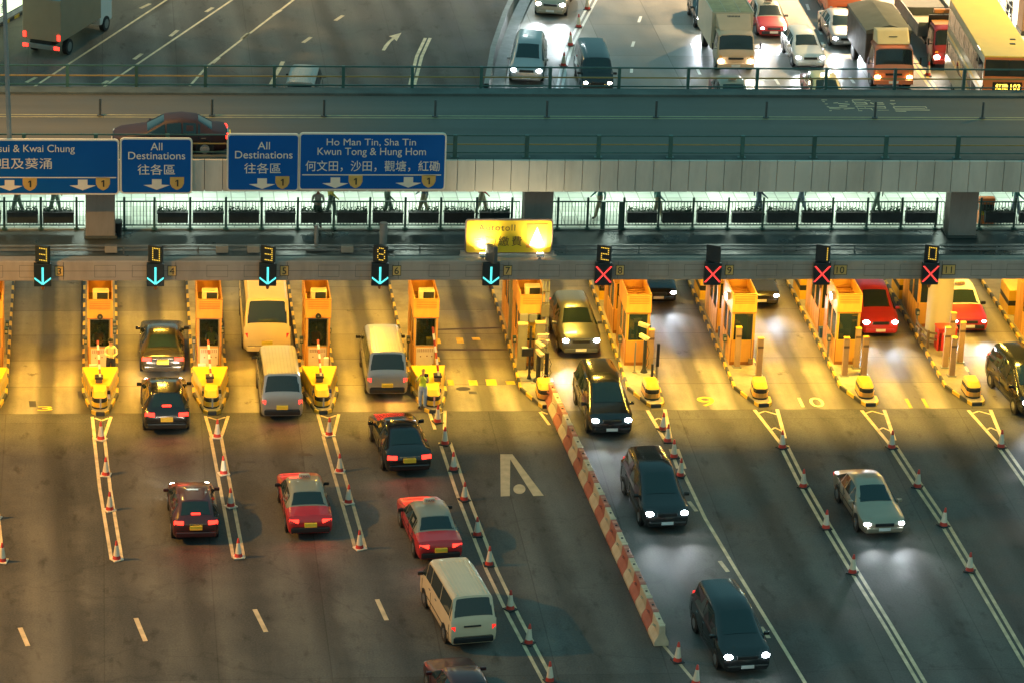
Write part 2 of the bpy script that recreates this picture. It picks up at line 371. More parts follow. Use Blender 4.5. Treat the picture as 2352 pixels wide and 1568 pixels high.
# left lane dividers: a funnel at the island nose, then two parallel lines
for pts, fun in ((((228, 1003), (241, 1120), (268, 1284)), (212, 956, 255, 956, 228, 1003)),
                 (((496, 1003), (516, 1110), (548, 1279)), (472, 954, 524, 954, 497, 1003)),
                 (((754, 1000), (781, 1096), (828, 1259)), (730, 950, 778, 950, 755, 1000)),
                 (((1022, 1015), (1062, 1135), (1130, 1310), (1180, 1414), (1262, 1568)), (985, 942, 1022, 942, 1010, 985))):
    a, b_, c, d, e, f = fun
    marking('lane_marking', [(off(pts, -12), 0.13), (off(pts, 12), 0.13), (((a, b_), (e - 11, f)), 0.13), (((c, d), (e + 11, f)), 0.13), (((a + 6, b_ + 3), ((a + c) / 2, b_ + 9), (c - 6, d + 3)), 0.10)])
for y, x in ((1284, 268), (1279, 548), (1259, 828)):
    marking('lane_marking', [(((x - 14, y), (x + 16, y - 1)), 0.14)])
marking('lane_marking', [(((-14, 1120), (-4, 1180), (6, 1288)), 0.13), (((-32, 1120), (-22, 1180), (-12, 1288)), 0.13)])
# right lane dividers
for L_, R_, joins, tail in ((((1487, 941), (1530, 1015)), ((1527, 939), (1540, 1005)), (965, ), ((1548, 1030), (1565, 1075))),
                            (((1733, 940), (1795, 1020)), ((1785, 939), (1803, 1005)), (949, 987), ((1800, 1022), (1845, 1112), (1897, 1203), (1958, 1304), (2040, 1436), (2118, 1568))),
                            (((1979, 941), (2044, 1020)), ((2031, 940), (2055, 1010)), (949, 987), ((2050, 1022), (2107, 1110), (2167, 1198), (2227, 1298), (2352, 1512), (2400, 1590))),
                            (((2224, 941), (2294, 1020)), ((2275, 940), (2303, 1010)), (949, 987), ((2298, 1022), (2352, 1098), (2420, 1200)))):
    st = [((L_[0], L_[1]), 0.15), ((R_[0], R_[1]), 0.15)]
    for j in joins:
        f1 = (j - L_[0][1]) / (L_[1][1] - L_[0][1]); f2 = (j + 3 - R_[0][1]) / (R_[1][1] - R_[0][1])
        p = (L_[0][0] + f1 * (L_[1][0] - L_[0][0]), j); q = (R_[0][0] + f2 * (R_[1][0] - R_[0][0]), j + 3)
        st.append(((p, ((p[0] * 0.65 + q[0] * 0.35), j - 6), q), 0.09))
    st += [(off(tail, -8), 0.14), (off(tail, 8), 0.14)]
    marking('lane_marking', st)
marking('lane_marking', [(((1565, 1075), (1620, 1190), (1692, 1310), (1775, 1445), (1856, 1578)), 0.14)])
marking('lane_marking', [(((1582, 1150), (1600, 1173)), 0.16), (((1653, 1287), (1672, 1312)), 0.16), (((1748, 1438), (1766, 1464)), 0.16)])
marking('lane_marking', [(((1525, 1482), (1556, 1518)), 0.12), (((1562, 1524), (1604, 1574)), 0.12), (((1240, 945), (1262, 975)), 0.12), (((1243, 944), (1258, 950)), 0.10)])
marking('lane_marking', [(((46, 1440), (64, 1482)), 0.17), (((312, 1418), (334, 1471)), 0.17), (((585, 1398), (611, 1450)), 0.17), (((866, 1375), (888, 1423)), 0.17)])
# the A with a dot painted for the autotoll lane
b = MB()
for poly in (((1149, 1042), (1177, 1042), (1172, 1056), (1171, 1138), (1150, 1139)), ((1171, 1052), (1177, 1042), (1249, 1137), (1225, 1138))):
    b.add([G(x, y, 0.01) for x, y in poly], [tuple(range(len(poly)))])
b.add([G(1193 + 14 * math.cos(2 * math.pi * i / 24), 1122 + 11 * math.sin(2 * math.pi * i / 24), 0.01) for i in range(24)], [tuple(range(24))])
b.build('autotoll_marking', M('road_paint_plain', (0.64, 0.50, 0.31), 0.6, var=0.15, scale=3.0, grime=0.2))['kind'] = 'structure'
# lane numbers on the concrete
for s, x, y, w, h in (('9', 1622, 921, 0.70, 1.0), ('10', 1864, 923, 1.02, 1.0), ('11', 2106, 925, 0.85, 1.0), ('3', 103, 937, 0.6, 0.45)):
    p = G(x, y, 0.012)
    text_obj('lane_number', s, 1.0, LINE_Y if s != '10' else M('road_paint_pale_yellow', (0.72, 0.60, 0.30), 0.6, var=0.2, grime=0.5), p, (0, 0, 0), bold=0.012, fit=(w, h))['kind'] = 'structure'
b = MB()   # worn yellow blocks in the autotoll lane
for x0, x1, y0, y1 in ((995, 1013, 777, 789), (1050, 1066, 775, 788), (1086, 1104, 775, 781), (1030, 1044, 871, 884), (1078, 1098, 872, 884), (1118, 1142, 870, 884), (1164, 1184, 874, 882)):
    b.add([G(x0, y1, 0.009), G(x1, y1, 0.009), G(x1 - 3, y0, 0.009), G(x0 - 3, y0, 0.009)], [(0, 1, 2, 3)])
b.build('lane_marking', LINE_Y)['kind'] = 'structure'
b = MB()   # manhole, drain grate, repair patches
b.add([G(1064 + 17 * math.cos(2 * math.pi * i / 24), 892 + 4.5 * math.sin(2 * math.pi * i / 24), 0.009) for i in range(24)], [tuple(range(24))])
for x0, x1, y0, y1 in ((1078, 1096, 898, 904), (68, 84, 920, 934), (180, 190, 898, 914)):
    b.add([G(x0, y1, 0.009), G(x1, y1, 0.009), G(x1 - 2, y0, 0.009), G(x0 - 2, y0, 0.009)], [(0, 1, 2, 3)])
b.build('manhole_cover', M('cast_iron', (0.06, 0.055, 0.05), 0.5, 0.3))['kind'] = 'structure'
b = MB()
for x0, x1, y0, y1 in ((690, 720, 1040, 1046), (560, 590, 1058, 1062)):
    b.add([G(x0, y1, 0.006), G(x1, y1, 0.006), G(x1 - 8, y0, 0.006), G(x0 - 8, y0, 0.006)], [(0, 1, 2, 3)])
b.build('road_patch', M('tar_patch', (0.05, 0.045, 0.04), 0.7))['kind'] = 'structure'
# drain slots with red paint across the autotoll lane
b = MB(); strip(b, [(G(985, 758, 0).x, G(985, 758, 0).y), (G(1160, 753, 0).x, G(1160, 753, 0).y)], 0.18, 0.009); strip(b, [(G(985, 803, 0).x, G(985, 803, 0).y), (G(1178, 803, 0).x, G(1178, 803, 0).y)], 0.18, 0.009)
b.build('drain_slot', M('dark_slot', (0.06, 0.035, 0.025), 0.6, grime=0.5))['kind'] = 'structure'

# far road markings
marking('lane_marking', [(((72, 204), (383, 0), (480, -62)), 0.14), (((225, 209), (534, 0), (640, -70)), 0.14), (((436, 198), (477, 152), (560, 88), (675, 0), (760, -66)), 0.14)])
DSH = [((60, 190), (83, 178)), ((322, 20), (345, 9)), ((-9, 240), (20, 220)), ((232, 196), (248, 186)), ((308, 137), (326, 124)), ((391, 84), (408, 70)), ((473, 28), (489, 18)),
       ((488, 146), (503, 133)), ((555, 90), (571, 77)), ((628, 34), (645, 24)), ((770, 48), (788, 36)), ((696, 99), (714, 86)), ((622, 195), (650, 142))]
marking('lane_marking', [((a, c), 0.22) for a, c in DSH])
marking('lane_marking', [(((941, 196), (957, 130), (977, 88)), 0.17), (((952, 196), (969, 130), (988, 88)), 0.17)])
b = MB()
for poly in (((877, 116), (884, 117), (897, 98), (890, 97), (882, 106)), ((890, 97), (897, 98), (908, 88), (903, 86)), ((893, 84), (922, 76), (911, 95), (905, 90), (901, 87))):
    b.add([G(x, y, 0.009) for x, y in poly], [tuple(range(len(poly)))])
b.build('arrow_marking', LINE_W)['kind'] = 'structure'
WP = M('road_paint_white', (0.72, 0.72, 0.68), 0.5, var=0.1)
marking('lane_marking', [(((1139, 194), (1158, 112), (1176, 62), (1212, 0), (1240, -40)), 0.16)], 0.012, WP)
marking('lane_marking', [(((1279, 205), (1291, 152), (1303, 108), (1325, 62), (1360, -4)), 0.14), (((1291, 205), (1301, 152), (1314, 108), (1337, 62), (1372, -4)), 0.14)], 0.012, WP)
RD = [((1467, 52), (1472, 38)), ((1452, 108), (1456, 96)), ((1450, 168), (1451, 156)), ((1751, 120), (1759, 132)), ((1780, 181), (1789, 195)), ((1881, 68), (1887, 80)), ((1888, 98), (1892, 106)),
      ((1916, 125), (1924, 136)), ((1952, 178), (1962, 192)), ((1588, 100), (1592, 112)), ((1600, 156), (1608, 172)), ((1853, 10), (1858, 24))]
marking('lane_marking', [((a, c), 0.16) for a, c in RD], 0.012, WP)
marking('lane_marking', [(((2089, 138), (2140, 206)), 0.17), (((2101, 138), (2152, 206)), 0.17), (((2010, 0), (2024, 12)), 0.17), (((2000, 0), (2012, 12)), 0.17)], 0.012, M('road_paint_amber', (0.72, 0.52, 0.12), 0.5))
marking('lane_marking', [(((2191, 198), (2182, 150)), 0.25), (((2330, 20), (2348, 60)), 0.2)], 0.012, LINE_Y)

# ================================================================== flyover, podium, columns
FASC = M('fascia_panel', (0.66, 0.585, 0.47), 0.6, var=0.07, scale=0.5, grime=0.6)
CONCW = M('column_concrete', (0.30, 0.275, 0.24), 0.7, var=0.08, scale=1.2, grime=0.6)
BEAMM = M('beam_cladding', (0.40, 0.345, 0.28), 0.6, var=0.08, scale=0.6, grime=0.7)
PARAP = M('parapet_concrete', (0.10, 0.115, 0.10), 0.8, var=0.2, scale=0.8, grime=0.8)
fly = empty('flyover', (0, 5, 8.7), 0, 'elevated flyover with pale panelled edge crossing above the toll gates', 'flyover')
def rel(b, name, mats, root, **k):
    """build from world coordinates and hang under root (an unrotated empty)"""
    o = b.build(name, mats, root, **k); l = root.location
    for v in o.data.vertices: v.co -= l
    return o
b = MB(); b.bx(-70, 70, 0.32, 10.32, 8.75, 9.9); rel(b, 'deck', DECK, fly)
b = MB(); b.bx(-70, 70, 9.15, 9.95, 9.9, 10.0); rel(b, 'kerb', PARAP, fly)
b = MB(); b.bx(-70, 70, 0.32, 0.85, 9.9, 10.02); rel(b, 'edge_beam', PARAP, fly)
b = MB()
x = -60.0
while x < 60:
    b.bx(x + 0.012, x + 0.715, 0.10, 0.26, 8.70, 10.02); x += 0.727
b.bx(-60, 60, 0.262, 0.318, 8.72, 9.98, 1)
rel(b, 'fascia', [FASC, BLACK], fly)
b = MB()
for px0, px1 in ((-200, 2600),):
    p = G(-200, 268, 9.9); q = G(2600, 270, 9.9)
    b.add([(p.x, 6.42, 9.906), (p.x, 6.30, 9.906), (q.x, 6.30, 9.906), (q.x, 6.42, 9.906)], [(0, 1, 2, 3)])
    b.add([(p.x, 6.12, 9.906), (p.x, 6.00, 9.906), (q.x, 6.00, 9.906), (q.x, 6.12, 9.906)], [(0, 1, 2, 3)])
rel(b, 'centre_line', M('flyover_line_paint', (0.42, 0.36, 0.18), 0.6, grime=0.5), fly)
# writing painted on the flyover, seen from behind
b = MB()
ST = [(230, 142, 330, 142, 12), (250, 168, 290, 174, 12), (640, 176, 690, 176, 10), (290, 212, 340, 212, 12), (440, 195, 520, 190, 12), (520, 205, 720, 218, 12), (540, 245, 680, 250, 18), (325, 258, 365, 262, 14), (360, 272, 810, 285, 12), (370, 292, 560, 300, 9), (620, 300, 800, 288, 12), (370, 328, 410, 328, 10),
      (760, 142, 980, 142, 12), (985, 152, 1080, 152, 9), (770, 180, 1010, 188, 12), (800, 215, 1035, 215, 12), (760, 150, 830, 215, 16), (975, 180, 1030, 214, 18), (1075, 188, 1140, 212, 16), (1165, 192, 1300, 192, 12), (1190, 216, 1320, 216, 12),
      (820, 248, 1340, 255, 11), (840, 255, 880, 320, 18), (860, 290, 1110, 290, 11), (980, 262, 1000, 285, 16), (1085, 292, 1125, 318, 18), (1160, 280, 1350, 285, 11), (1320, 255, 1350, 285, 20), (1200, 320, 1400, 320, 8), (870, 330, 940, 330, 9),
      (1420, 155, 1500, 155, 14), (1415, 205, 1515, 205, 12), (1440, 214, 1490, 232, 12), (1480, 258, 2040, 262, 11), (1490, 288, 2030, 290, 11), (1470, 262, 1500, 286, 22), (2030, 262, 2060, 288, 24), (1500, 315, 2105, 318, 13), (1515, 338, 1700, 340, 10)]
for k, (x0, y0, x1, y1, w) in enumerate(ST):
    f = lambda zx, zy: G((2020 + zx * 0.14456) * 0.91875, (230 + zy * 0.14456) * 0.91875, 9.907 + 0.0006 * (k % 4))
    h = w / 2
    b.add([f(x0, y0 - h), f(x1, y1 - h), f(x1, y1 + h), f(x0, y0 + h)], [(0, 1, 2, 3)])
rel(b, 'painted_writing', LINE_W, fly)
for i, X in enumerate((-16.9, 1.06, 18.95)):
    t = empty('pillar', (X, 2.1, 6.0), 0, ['square concrete pillar under the flyover beside the black bin', 'square concrete pillar under the flyover behind the yellow autotoll sign', 'square concrete pillar under the flyover near the orange barriers'][i], 'pillar', 'pillars holding up the flyover')
    b = MB(); b.bx(-0.6, 0.6, 0, 0.95, 0, 2.75); b.build('shaft', CONCW, t, bevel=0.05)
    b = MB(); b.bx(-0.66, 0.66, -0.06, 1.0, 0.0, 0.10); b.build('plinth', PARAP, t)

pod = empty('toll_canopy', (0, 0, 5.2), 0, 'long grey toll canopy with lane signals along its front beam', 'canopy')
b = MB(); b.bx(-60, 60, -0.60, 0.02, 5.14, 6.0); rel(b, 'beam', BEAMM, pod, bevel=0.06)
b = MB()
x = -58.8
while x < 60:
    b.bx(x, x + 0.02, -0.606, -0.603, 5.2, 5.94); b.bx(x, x + 4.4, -0.606, -0.603, 5.56, 5.575)
    for xa, xb in ((1.25, 2.1), (2.75, 4.3)): b.bx(x + xa, x + xb, -0.607, -0.604, 5.80, 5.812); b.bx(x + xa, x + xb, -0.607, -0.604, 5.30, 5.312); b.bx(x + xa, x + xa + 0.012, -0.607, -0.604, 5.312, 5.80); b.bx(x + xb - 0.012, x + xb, -0.607, -0.604, 5.312, 5.80)
    x += 4.49
rel(b, 'panel_joints', M('joint_dark', (0.10, 0.095, 0.09), 0.7), pod)
b = MB(); b.bx(-60, 60, 0.02, 3.12, 5.86, 5.98); rel(b, 'roof_deck', ROOFM, pod)
b = MB(); b.bx(-60, 60, 3.12, 3.30, 5.70, 6.04); rel(b, 'roof_kerb', M('pale_kerb', (0.26, 0.30, 0.26), 0.6, grime=0.4), pod)
b = MB(); b.bx(-60, 60, 0.30, 0.42, 6.10, 6.17); b.bx(-60, 60, 0.30, 0.40, 6.28, 6.33)
for i in range(40): b.bx(-58 + i * 3.0, -57.94 + i * 3.0, 0.30, 0.40, 5.98, 6.30)
rel(b, 'cable_rail', STEEL, pod)
for px in (255, 510, 582, 797, 1100):
    p = V(px, 583, 0.36); b = MB(); b.bx(p.x - 0.25, p.x + 0.25, 0.18, 0.5, 6.05, 6.32); rel(b, 'junction_box', M('tan_box', (0.34, 0.29, 0.22), 0.6), pod, bevel=0.02)
wk = sheet('walkway', [(-60, 3.30), (60, 3.30), (60, 12.2), (-60, 12.2)], 6.0, TILE)
b = MB(); b.bx(-60, 60, 3.32, 12.2, 5.70, 5.99); rel(b, 'podium_slab', CONCW, pod)
for i, (X, Y) in enumerate(((19.1, 5.45),)):
    t = empty('round_column', (X, Y, 0.15), 0, 'round cream column behind the red sand bin', 'column')
    b = MB(); b.cyl((0, 0, 0), (0, 0, 5.55), 0.55, n=32); b.build('shaft', M('cream_column', (0.52, 0.47, 0.33), 0.55, var=0.05, scale=0.8, grime=0.25), t, smooth=True)
    b = MB(); b.cyl((0, 0, 3.2), (0, 0, 3.26), 0.57, n=32); b.build('band', M('cream_column_band', (0.40, 0.34, 0.22), 0.5), t, smooth=True)

# ------------------------------------------------------------------ railings
def railing(name, x0, x1, Y, z0, h, posts, rails, label, group=None, yel=None, post=0.12):
    t = empty(name, ((x0 + x1) / 2, Y, z0), 0, label, 'railing', group); ox = (x0 + x1) / 2
    for k, (zz, th) in enumerate(rails):
        b = MB(); b.bx(x0 - ox, x1 - ox, -th / 2, th / 2, zz - th / 2, zz + th / 2)
        b.build('rail', yel if (yel and k == 1) else GREENM, t)
    for X in posts:
        b = MB(); b.bx(X - ox - post / 2, X - ox + post / 2, -0.07, 0.07, 0.0, h); b.bx(X - ox - 0.16, X - ox + 0.16, -0.12, 0.12, 0, 0.03)
        b.build('post', GREENM, t)
    return t
RAILY = M('rail_ochre', (0.30, 0.19, 0.05), 0.5)
fp = [V(-162 + 158.4 * i, 180, 10.15).x for i in range(19)]
railing('flyover_railing', fp[0] - 1, fp[-1] + 1, 10.15, 9.9, 1.02, fp, ((0.98, 0.06), (0.54, 0.055), (0.15, 0.055)), 'green railing along the far edge of the flyover with ochre middle rail', None, RAILY, 0.13)
npx = [V(-275 + 165.0 * i, 340, 0.55).x for i in range(18)]
railing('flyover_railing', npx[0] - 1, npx[-1] + 1, 0.55, 10.02, 0.95, npx, ((0.92, 0.05), (0.55, 0.045), (0.2, 0.045)), 'dark green railing along the near edge of the flyover above the pale panels', None, RAILY, 0.16)
for i, px in enumerate((230, 487, 744, 999, 1255, 1505, 1757, 2006, 2252)):
    p = G(px, 268, 9.9)
    b = MB(); b.cyl((0, 0, 0.05), (0, 0, 0.75), 0.05, n=8); b.cyl((0, 0, 0), (0, 0, 0.06), 0.13, n=10)
    o = b.build('marker_post', M('dark_post', (0.08, 0.085, 0.08), 0.5), None, smooth=True, loc=(p.x, 6.21, 9.9))
    tag(o, 'thin dark marker post on the flyover centre line, %s from the left' % nth(i), 'post', 'marker posts along the flyover')

# walkway fence with planter boxes
SECT = [('leftmost', (-70, 10, 94, 176), (-95, 194), (-33, 52, 134.5)),
        ('middle', (285.5, 355, 437, 519, 601, 684, 767, 849.8, 931, 1012.7, 1095, 1175.7), (266, 1193), (396.4, 478, 560, 643, 725.6, 808, 890, 971.8, 1053, 1135)),
        ('right', (1281.5, 1350, 1432.7, 1513, 1592, 1672.7, 1753, 1833, 1912, 1992, 2071, 2150.5), (1266, 2168), (1473, 1553, 1633, 1713, 1793.7, 1873.6, 1952, 2031.6, 2111)),
        ('far right', (2252, 2331, 2410), (2240, 2440), (2292.6, 2372))]
FY = 3.2
PLANTM = M('planter_dark', (0.022, 0.035, 0.036), 0.6, var=0.25)
LEAFM = M('planter_leaves', (0.025, 0.075, 0.045), 0.6, var=0.4, scale=9)
proto = None
for name, posts, (a, z), pls in SECT:
    x0 = V(a, 490, FY).x; x1 = V(z, 490, FY).x; ox = (x0 + x1) / 2
    t = empty('walkway_fence', (ox, FY, 6.04), 0, 'dark green barred fence of the lit walkway, %s stretch between the pillars' % name, 'fence', 'fence along the lit walkway')
    b = MB(); b.bx(x0 - ox, x1 - ox, -0.025, 0.025, 1.14, 1.19); b.build('rail', GREENM, t)
    b = MB(); b.bx(x0 - ox, x1 - ox, -0.025, 0.025, 0.12, 0.16); b.build('rail', GREENM, t)
    b = MB(); x = x0 + 0.05
    while x < x1:
        b.bx(x - ox - 0.012, x - ox + 0.012, -0.012, 0.012, 0.16, 1.14); x += 0.135
    b.build('bars', GREENM, t)
    for px in posts:
        X = V(px, 490, FY).x - ox
        b = MB(); b.cyl((X, 0, 0), (X, 0, 1.28), 0.05, n=8); b.sphere((X, 0, 1.31), 0.055, n=8, k=4); b.cyl((X, 0, -0.04), (X, 0, 0.03), 0.17, 0.10, n=10)
        b.build('post', GREENM, t, smooth=True)
    for i, px in enumerate(pls):
        X = V(px, 495, FY).x
        if proto is None:
            proto = empty('planter_box', (X, FY - 0.19, 6.38))
            b = MB(); b.box((0, 0, 0.21), (1.24, 0.30, 0.42), taper=1.0); b.bx(-0.64, 0.64, -0.17, 0.17, 0.40, 0.45); b.bx(-0.012, 0.012, -0.158, -0.152, 0.02, 0.38)
            b.build('box', PLANTM, proto, bevel=0.015)
            b = MB()
            for k in range(150):
                c = Vector((random.uniform(-0.58, 0.58), random.uniform(-0.12, 0.12), 0.45 + abs(random.gauss(0, 0.085)))); s = random.uniform(0.03, 0.06)
                d = Vector((random.uniform(-1, 1), random.uniform(-1, 1), random.uniform(0.2, 1))).normalized(); u = d.orthogonal().normalized()
                b.add([c, c + d * s + u * s * 0.5, c + d * s * 2.2, c + d * s - u * s * 0.5], [(0, 1, 2, 3)])
            for k in range(8):
                X0 = random.uniform(-0.55, 0.55); b.cyl((X0, 0, 0.42), (X0 + random.uniform(-0.08, 0.08), 0, 0.42 + random.uniform(0.15, 0.26)), 0.008, n=4)
            b.build('leaves', LEAFM, proto)
            o = proto
        else:
            o = copy_tree(proto); o.location = (X, FY - 0.19, 6.38)
            if (i % 2) == 1: o.scale = (-1, 1, 1.0)
        tag(o, 'dark planter box with leafy sprigs on the %s fence stretch, %s from its left' % (name, nth(i)), 'planter', 'planter boxes hung on the walkway fence')
for px0 in (1390 * 0.17857 + 1260, 1640 * 0.17857 + 1260):
    p = V(px0 * 0.91875, 480, FY - 0.08)
    b = MB(); b.bx(-0.09, 0.09, -0.05, 0.05, 0, 1.2); o = b.build('gate_post', GREENM, None, loc=(p.x, FY - 0.09, 6.04))
    tag(o, 'thick green gate post in the fence, %s one right of the middle pillar' % ('first' if px0 < 1520 else 'second'), 'gate post')
# bin beside the left pillar
p = V(270, 545, 2.6)
t = empty('bin', (p.x, 2.6, 5.98), 0, 'black litter bin standing against the left pillar on the canopy roof', 'bin')
b = MB(); b.cyl((0, 0, 0), (0, 0, 0.55), 0.17, 0.2, n=14); b.build('barrel', BLACK, t, smooth=True)
b = MB(); b.cyl((0, 0, 0.55), (0, 0, 0.62), 0.215, 0.19, n=14); b.build('lid', STEEL, t, smooth=True)
# round concrete stub post on the roof behind lane 6, and a thinner one
for px, top, bot, r, lab in ((880, 512, 570, 0.16, 'thick concrete stub post on the canopy roof behind the lane 6 signal'), (726, 518, 572, 0.08, 'thin grey stub post on the canopy roof between lanes 5 and 6')):
    p = V(px, bot, 0.75); q = V(px, top, 0.75)
    t = empty('stub_post', (p.x, 0.75, 5.98), 0, lab, 'post')
    b = MB(); b.cyl((0, 0, 0), (0, 0, q.z - 5.98), r, n=16); b.build('shaft', CONCW, t, smooth=True)
    b = MB(); b.bx(-0.42, 0.42, -0.2, 0.2, 0, 0.14); b.build('base', STEEL, t)
# orange barriers behind the far right fence
t = empty('barrier_stack', (V(2262, 505, 4.0).x, 4.0, 6.0), 0, 'stack of orange plastic barriers with a yellow lamp behind the right fence', 'barrier stack')
OR_ = M('orange_plastic', (0.75, 0.20, 0.04), 0.5, grime=0.3)
b = MB(); b.box((0, 0, 0.25), (0.7, 0.4, 0.5), taper=0.85); b.box((0, 0, 0.72), (0.66, 0.34, 0.36), 1); b.build('lower_barrier', [OR_, BLACK], t, bevel=0.03)
b = MB(); b.box((0, 0, 1.02), (0.7, 0.36, 0.22)); b.build('upper_barrier', OR_, t, bevel=0.04)
b = MB(); b.sphere((-0.18, -0.24, 0.5), 0.09); b.build('lamp', M('yellow_lens', (0.8, 0.6, 0.05), 0.2), t, smooth=True)
# fluorescent battens under the flyover: they light the walkway
for i in range(13):
    X = -27 + i * 4.6
    t = empty('batten_light', (X, 6.3, 8.6), 0, 'white strip light under the flyover above the walkway, %s from the left' % nth(i), 'strip light', 'strip lights over the walkway')
    b = MB(); b.bx(-0.75, 0.75, -0.08, 0.08, 0.03, 0.15); b.build('housing', WHITE_P, t)
    b = MB(); b.bx(-0.7, 0.7, -0.05, 0.05, -0.01, 0.03); b.build('tube', E('fluorescent_tube', (0.86, 1.0, 0.88), 6.0), t)
    l = lamp('AREA', 'tube_light', (0, 0, -0.06), WALK_W, (0.80, 1.0, 0.82), t, rot=(0, 0, 0), shape='RECTANGLE', size=1.6, size_y=1.6)

# ------------------------------------------------------------------ blue direction signs on the flyover edge
BLUE = M('sign_blue', (0.002, 0.092, 0.33), 0.5, var=0.06, scale=0.7, spec=0.15)
CREAM = M('sign_cream', (0.80, 0.70, 0.54), 0.45, var=0.05)
SHIELD = M('sign_shield_yellow', (0.62, 0.38, 0.10), 0.45)
INK = M('sign_ink', (0.02, 0.025, 0.02), 0.5)
def rrect(w, h, r, n=5):
    p = []
    for cx, cy, a in ((w / 2 - r, h / 2 - r, 0), (-w / 2 + r, h / 2 - r, 90), (-w / 2 + r, -h / 2 + r, 180), (w / 2 - r, -h / 2 + r, 270)):
        for k in range(n + 1): p.append((cx + r * math.cos(R(a + 90 * k / n)), cy + r * math.sin(R(a + 90 * k / n))))
    return p
def upright(b, poly, y0, y1, mi=0, ox=0, oz=0):
    n = len(poly)
    vs = [(x + ox, y0, z + oz) for x, z in poly] + [(x + ox, y1, z + oz) for x, z in poly]
    b.add(vs, [tuple(range(n)), tuple(range(2 * n - 1, n - 1, -1))] + [(i, (i + 1) % n, n + (i + 1) % n, n + i) for i in range(n)], mi)
SY = -0.16
def sign(px0, px1, py0, py1, label, lines, bars, arrows, group='blue direction signs'):
    a = V(px0, py0, SY); c = V(px1, py1, SY); w = c.x - a.x; h = a.z - c.z
    t = empty('direction_sign', ((a.x + c.x) / 2, SY, (a.z + c.z) / 2), 0, label, 'road sign', group); l = t.location
    b = MB(); upright(b, rrect(w, h, 0.16), 0.0, 0.10); b.build('border', CREAM, t)
    b = MB(); upright(b, rrect(w - 0.13, h - 0.13, 0.11), -0.006, -0.001); b.build('panel', BLUE, t)
    b = MB(); b.bx(-w * 0.35, -w * 0.35 + 0.1, 0.10, 0.24, -h / 2 + 0.1, h / 2 - 0.1); b.bx(w * 0.35 - 0.1, w * 0.35, 0.10, 0.24, -h / 2 + 0.1, h / 2 - 0.1); b.build('bracket', STEEL, t)
    for s, cx, cy, wpx, hpx, bold in lines:
        p = V(cx, cy, SY) - l; s1 = V(cx - wpx / 2, cy, SY).x; s2 = V(cx + wpx / 2, cy, SY).x; z1 = V(cx, cy - hpx / 2, SY).z; z2 = V(cx, cy + hpx / 2, SY).z
        text_obj('lettering', s, 1.0, CREAM, (p.x, -0.012, p.z), parent=t, bold=bold, fit=(s2 - s1, z1 - z2))
    for x0, x1, y in bars:
        p = V(x0, y, SY) - l; q = V(x1, y - 0.004 * (x1 - x0), SY) - l
        b = MB(); b.bx(p.x, q.x, -0.014, -0.008, p.z - 0.022, p.z + 0.022); b.build('divider_line', CREAM, t)
    for x, y in arrows:
        p = V(x, y, SY) - l
        b = MB(); upright(b, [(0.19, 0.22), (-0.19, 0.22), (-0.19, -0.01), (-0.52, -0.03), (0, -0.23), (0.52, -0.03), (0.19, -0.01)], -0.014, -0.008, 0, p.x, p.z); b.build('arrow', CREAM, t)
        p = V(x + 46.5, y - 2, SY) - l
        sh = [(0.28, 0.27), (-0.28, 0.27), (-0.28, 0.0), (-0.2, -0.16), (-0.08, -0.24), (0, -0.27), (0.08, -0.24), (0.2, -0.16), (0.28, 0.0)]
        b = MB(); upright(b, sh, -0.014, -0.008, 0, p.x, p.z); b.build('route_shield', SHIELD, t)
        b = MB(); upright(b, [(-0.005, -0.13), (0.055, -0.13), (0.055, 0.15), (0.0, 0.15), (-0.065, 0.10), (-0.065, 0.055), (-0.005, 0.085)], -0.022, -0.016, 0, p.x, p.z + 0.01); b.build('shield_number', INK, t)
sign(-160, 274, 320, 448, 'widest blue sign, cut off at the left, reading Kwai Chung', [('Tsim Sha Tsui & Kwai Chung', 29, 344, 286, 22, 0.008), ('尖沙咀及葵涌', 23, 376, 192, 25, 0.010)], [(-140, 267, 408)], [(22, 426), (190, 425)])
sign(275.5, 441.5, 318, 446, 'narrow blue All Destinations sign, left of the gap between signs', [('All', 359.5, 337, 27, 17, 0.010), ('Destinations', 360, 358, 131, 17, 0.010), ('往各區', 359, 390, 86, 24, 0.010)], [], [(360, 424)])
sign(521.5, 686.5, 308, 440, 'narrow blue All Destinations sign, right of the gap between signs', [('All', 606, 335, 28, 17, 0.010), ('Destinations', 606, 356, 132, 17, 0.010), ('往各區', 603, 387, 84, 24, 0.010)], [], [(602, 422)])
sign(687.5, 1022.5, 306, 438, 'wide blue sign reading Ho Man Tin, Sha Tin, Kwun Tong and Hung Hom', [('Ho Man Tin, Sha Tin', 853, 328, 205, 18, 0.008), ('Kwun Tong & Hung Hom', 854, 351, 249, 22, 0.008), ('何文田，沙田，觀塘，紅磡', 856, 382, 308, 25, 0.008)], [(694, 1013, 402)], [(770, 420), (938, 419)])

# ------------------------------------------------------------------ yellow autotoll sign with its floodlights
AY = -0.12
a = V(1069.5, 504, AY); c = V(1267.5, 583, AY); w = c.x - a.x; h = a.z - c.z
t = empty('autotoll_sign', ((a.x + c.x) / 2, AY, (a.z + c.z) / 2), 0, 'bright yellow floodlit Autotoll sign standing on the canopy beam', 'toll sign'); l = Vector(t.location)
b = MB(); upright(b, rrect(w, h, 0.15), 0.0, 0.10); b.build('border', M('autotoll_border', (0.20, 0.13, 0.10), 0.5), t)
b = MB(); upright(b, rrect(w - 0.12, h - 0.12, 0.10), -0.006, -0.001); b.build('panel', M('autotoll_yellow', (0.85, 0.55, 0.02), 0.5, var=0.03), t)
AINK = M('autotoll_ink', (0.16, 0.08, 0.02), 0.6)
def az(zx, zy): return V((1150 + zx * 0.10841) * 0.91875, (530 + zy * 0.10841) * 0.91875, AY) - l
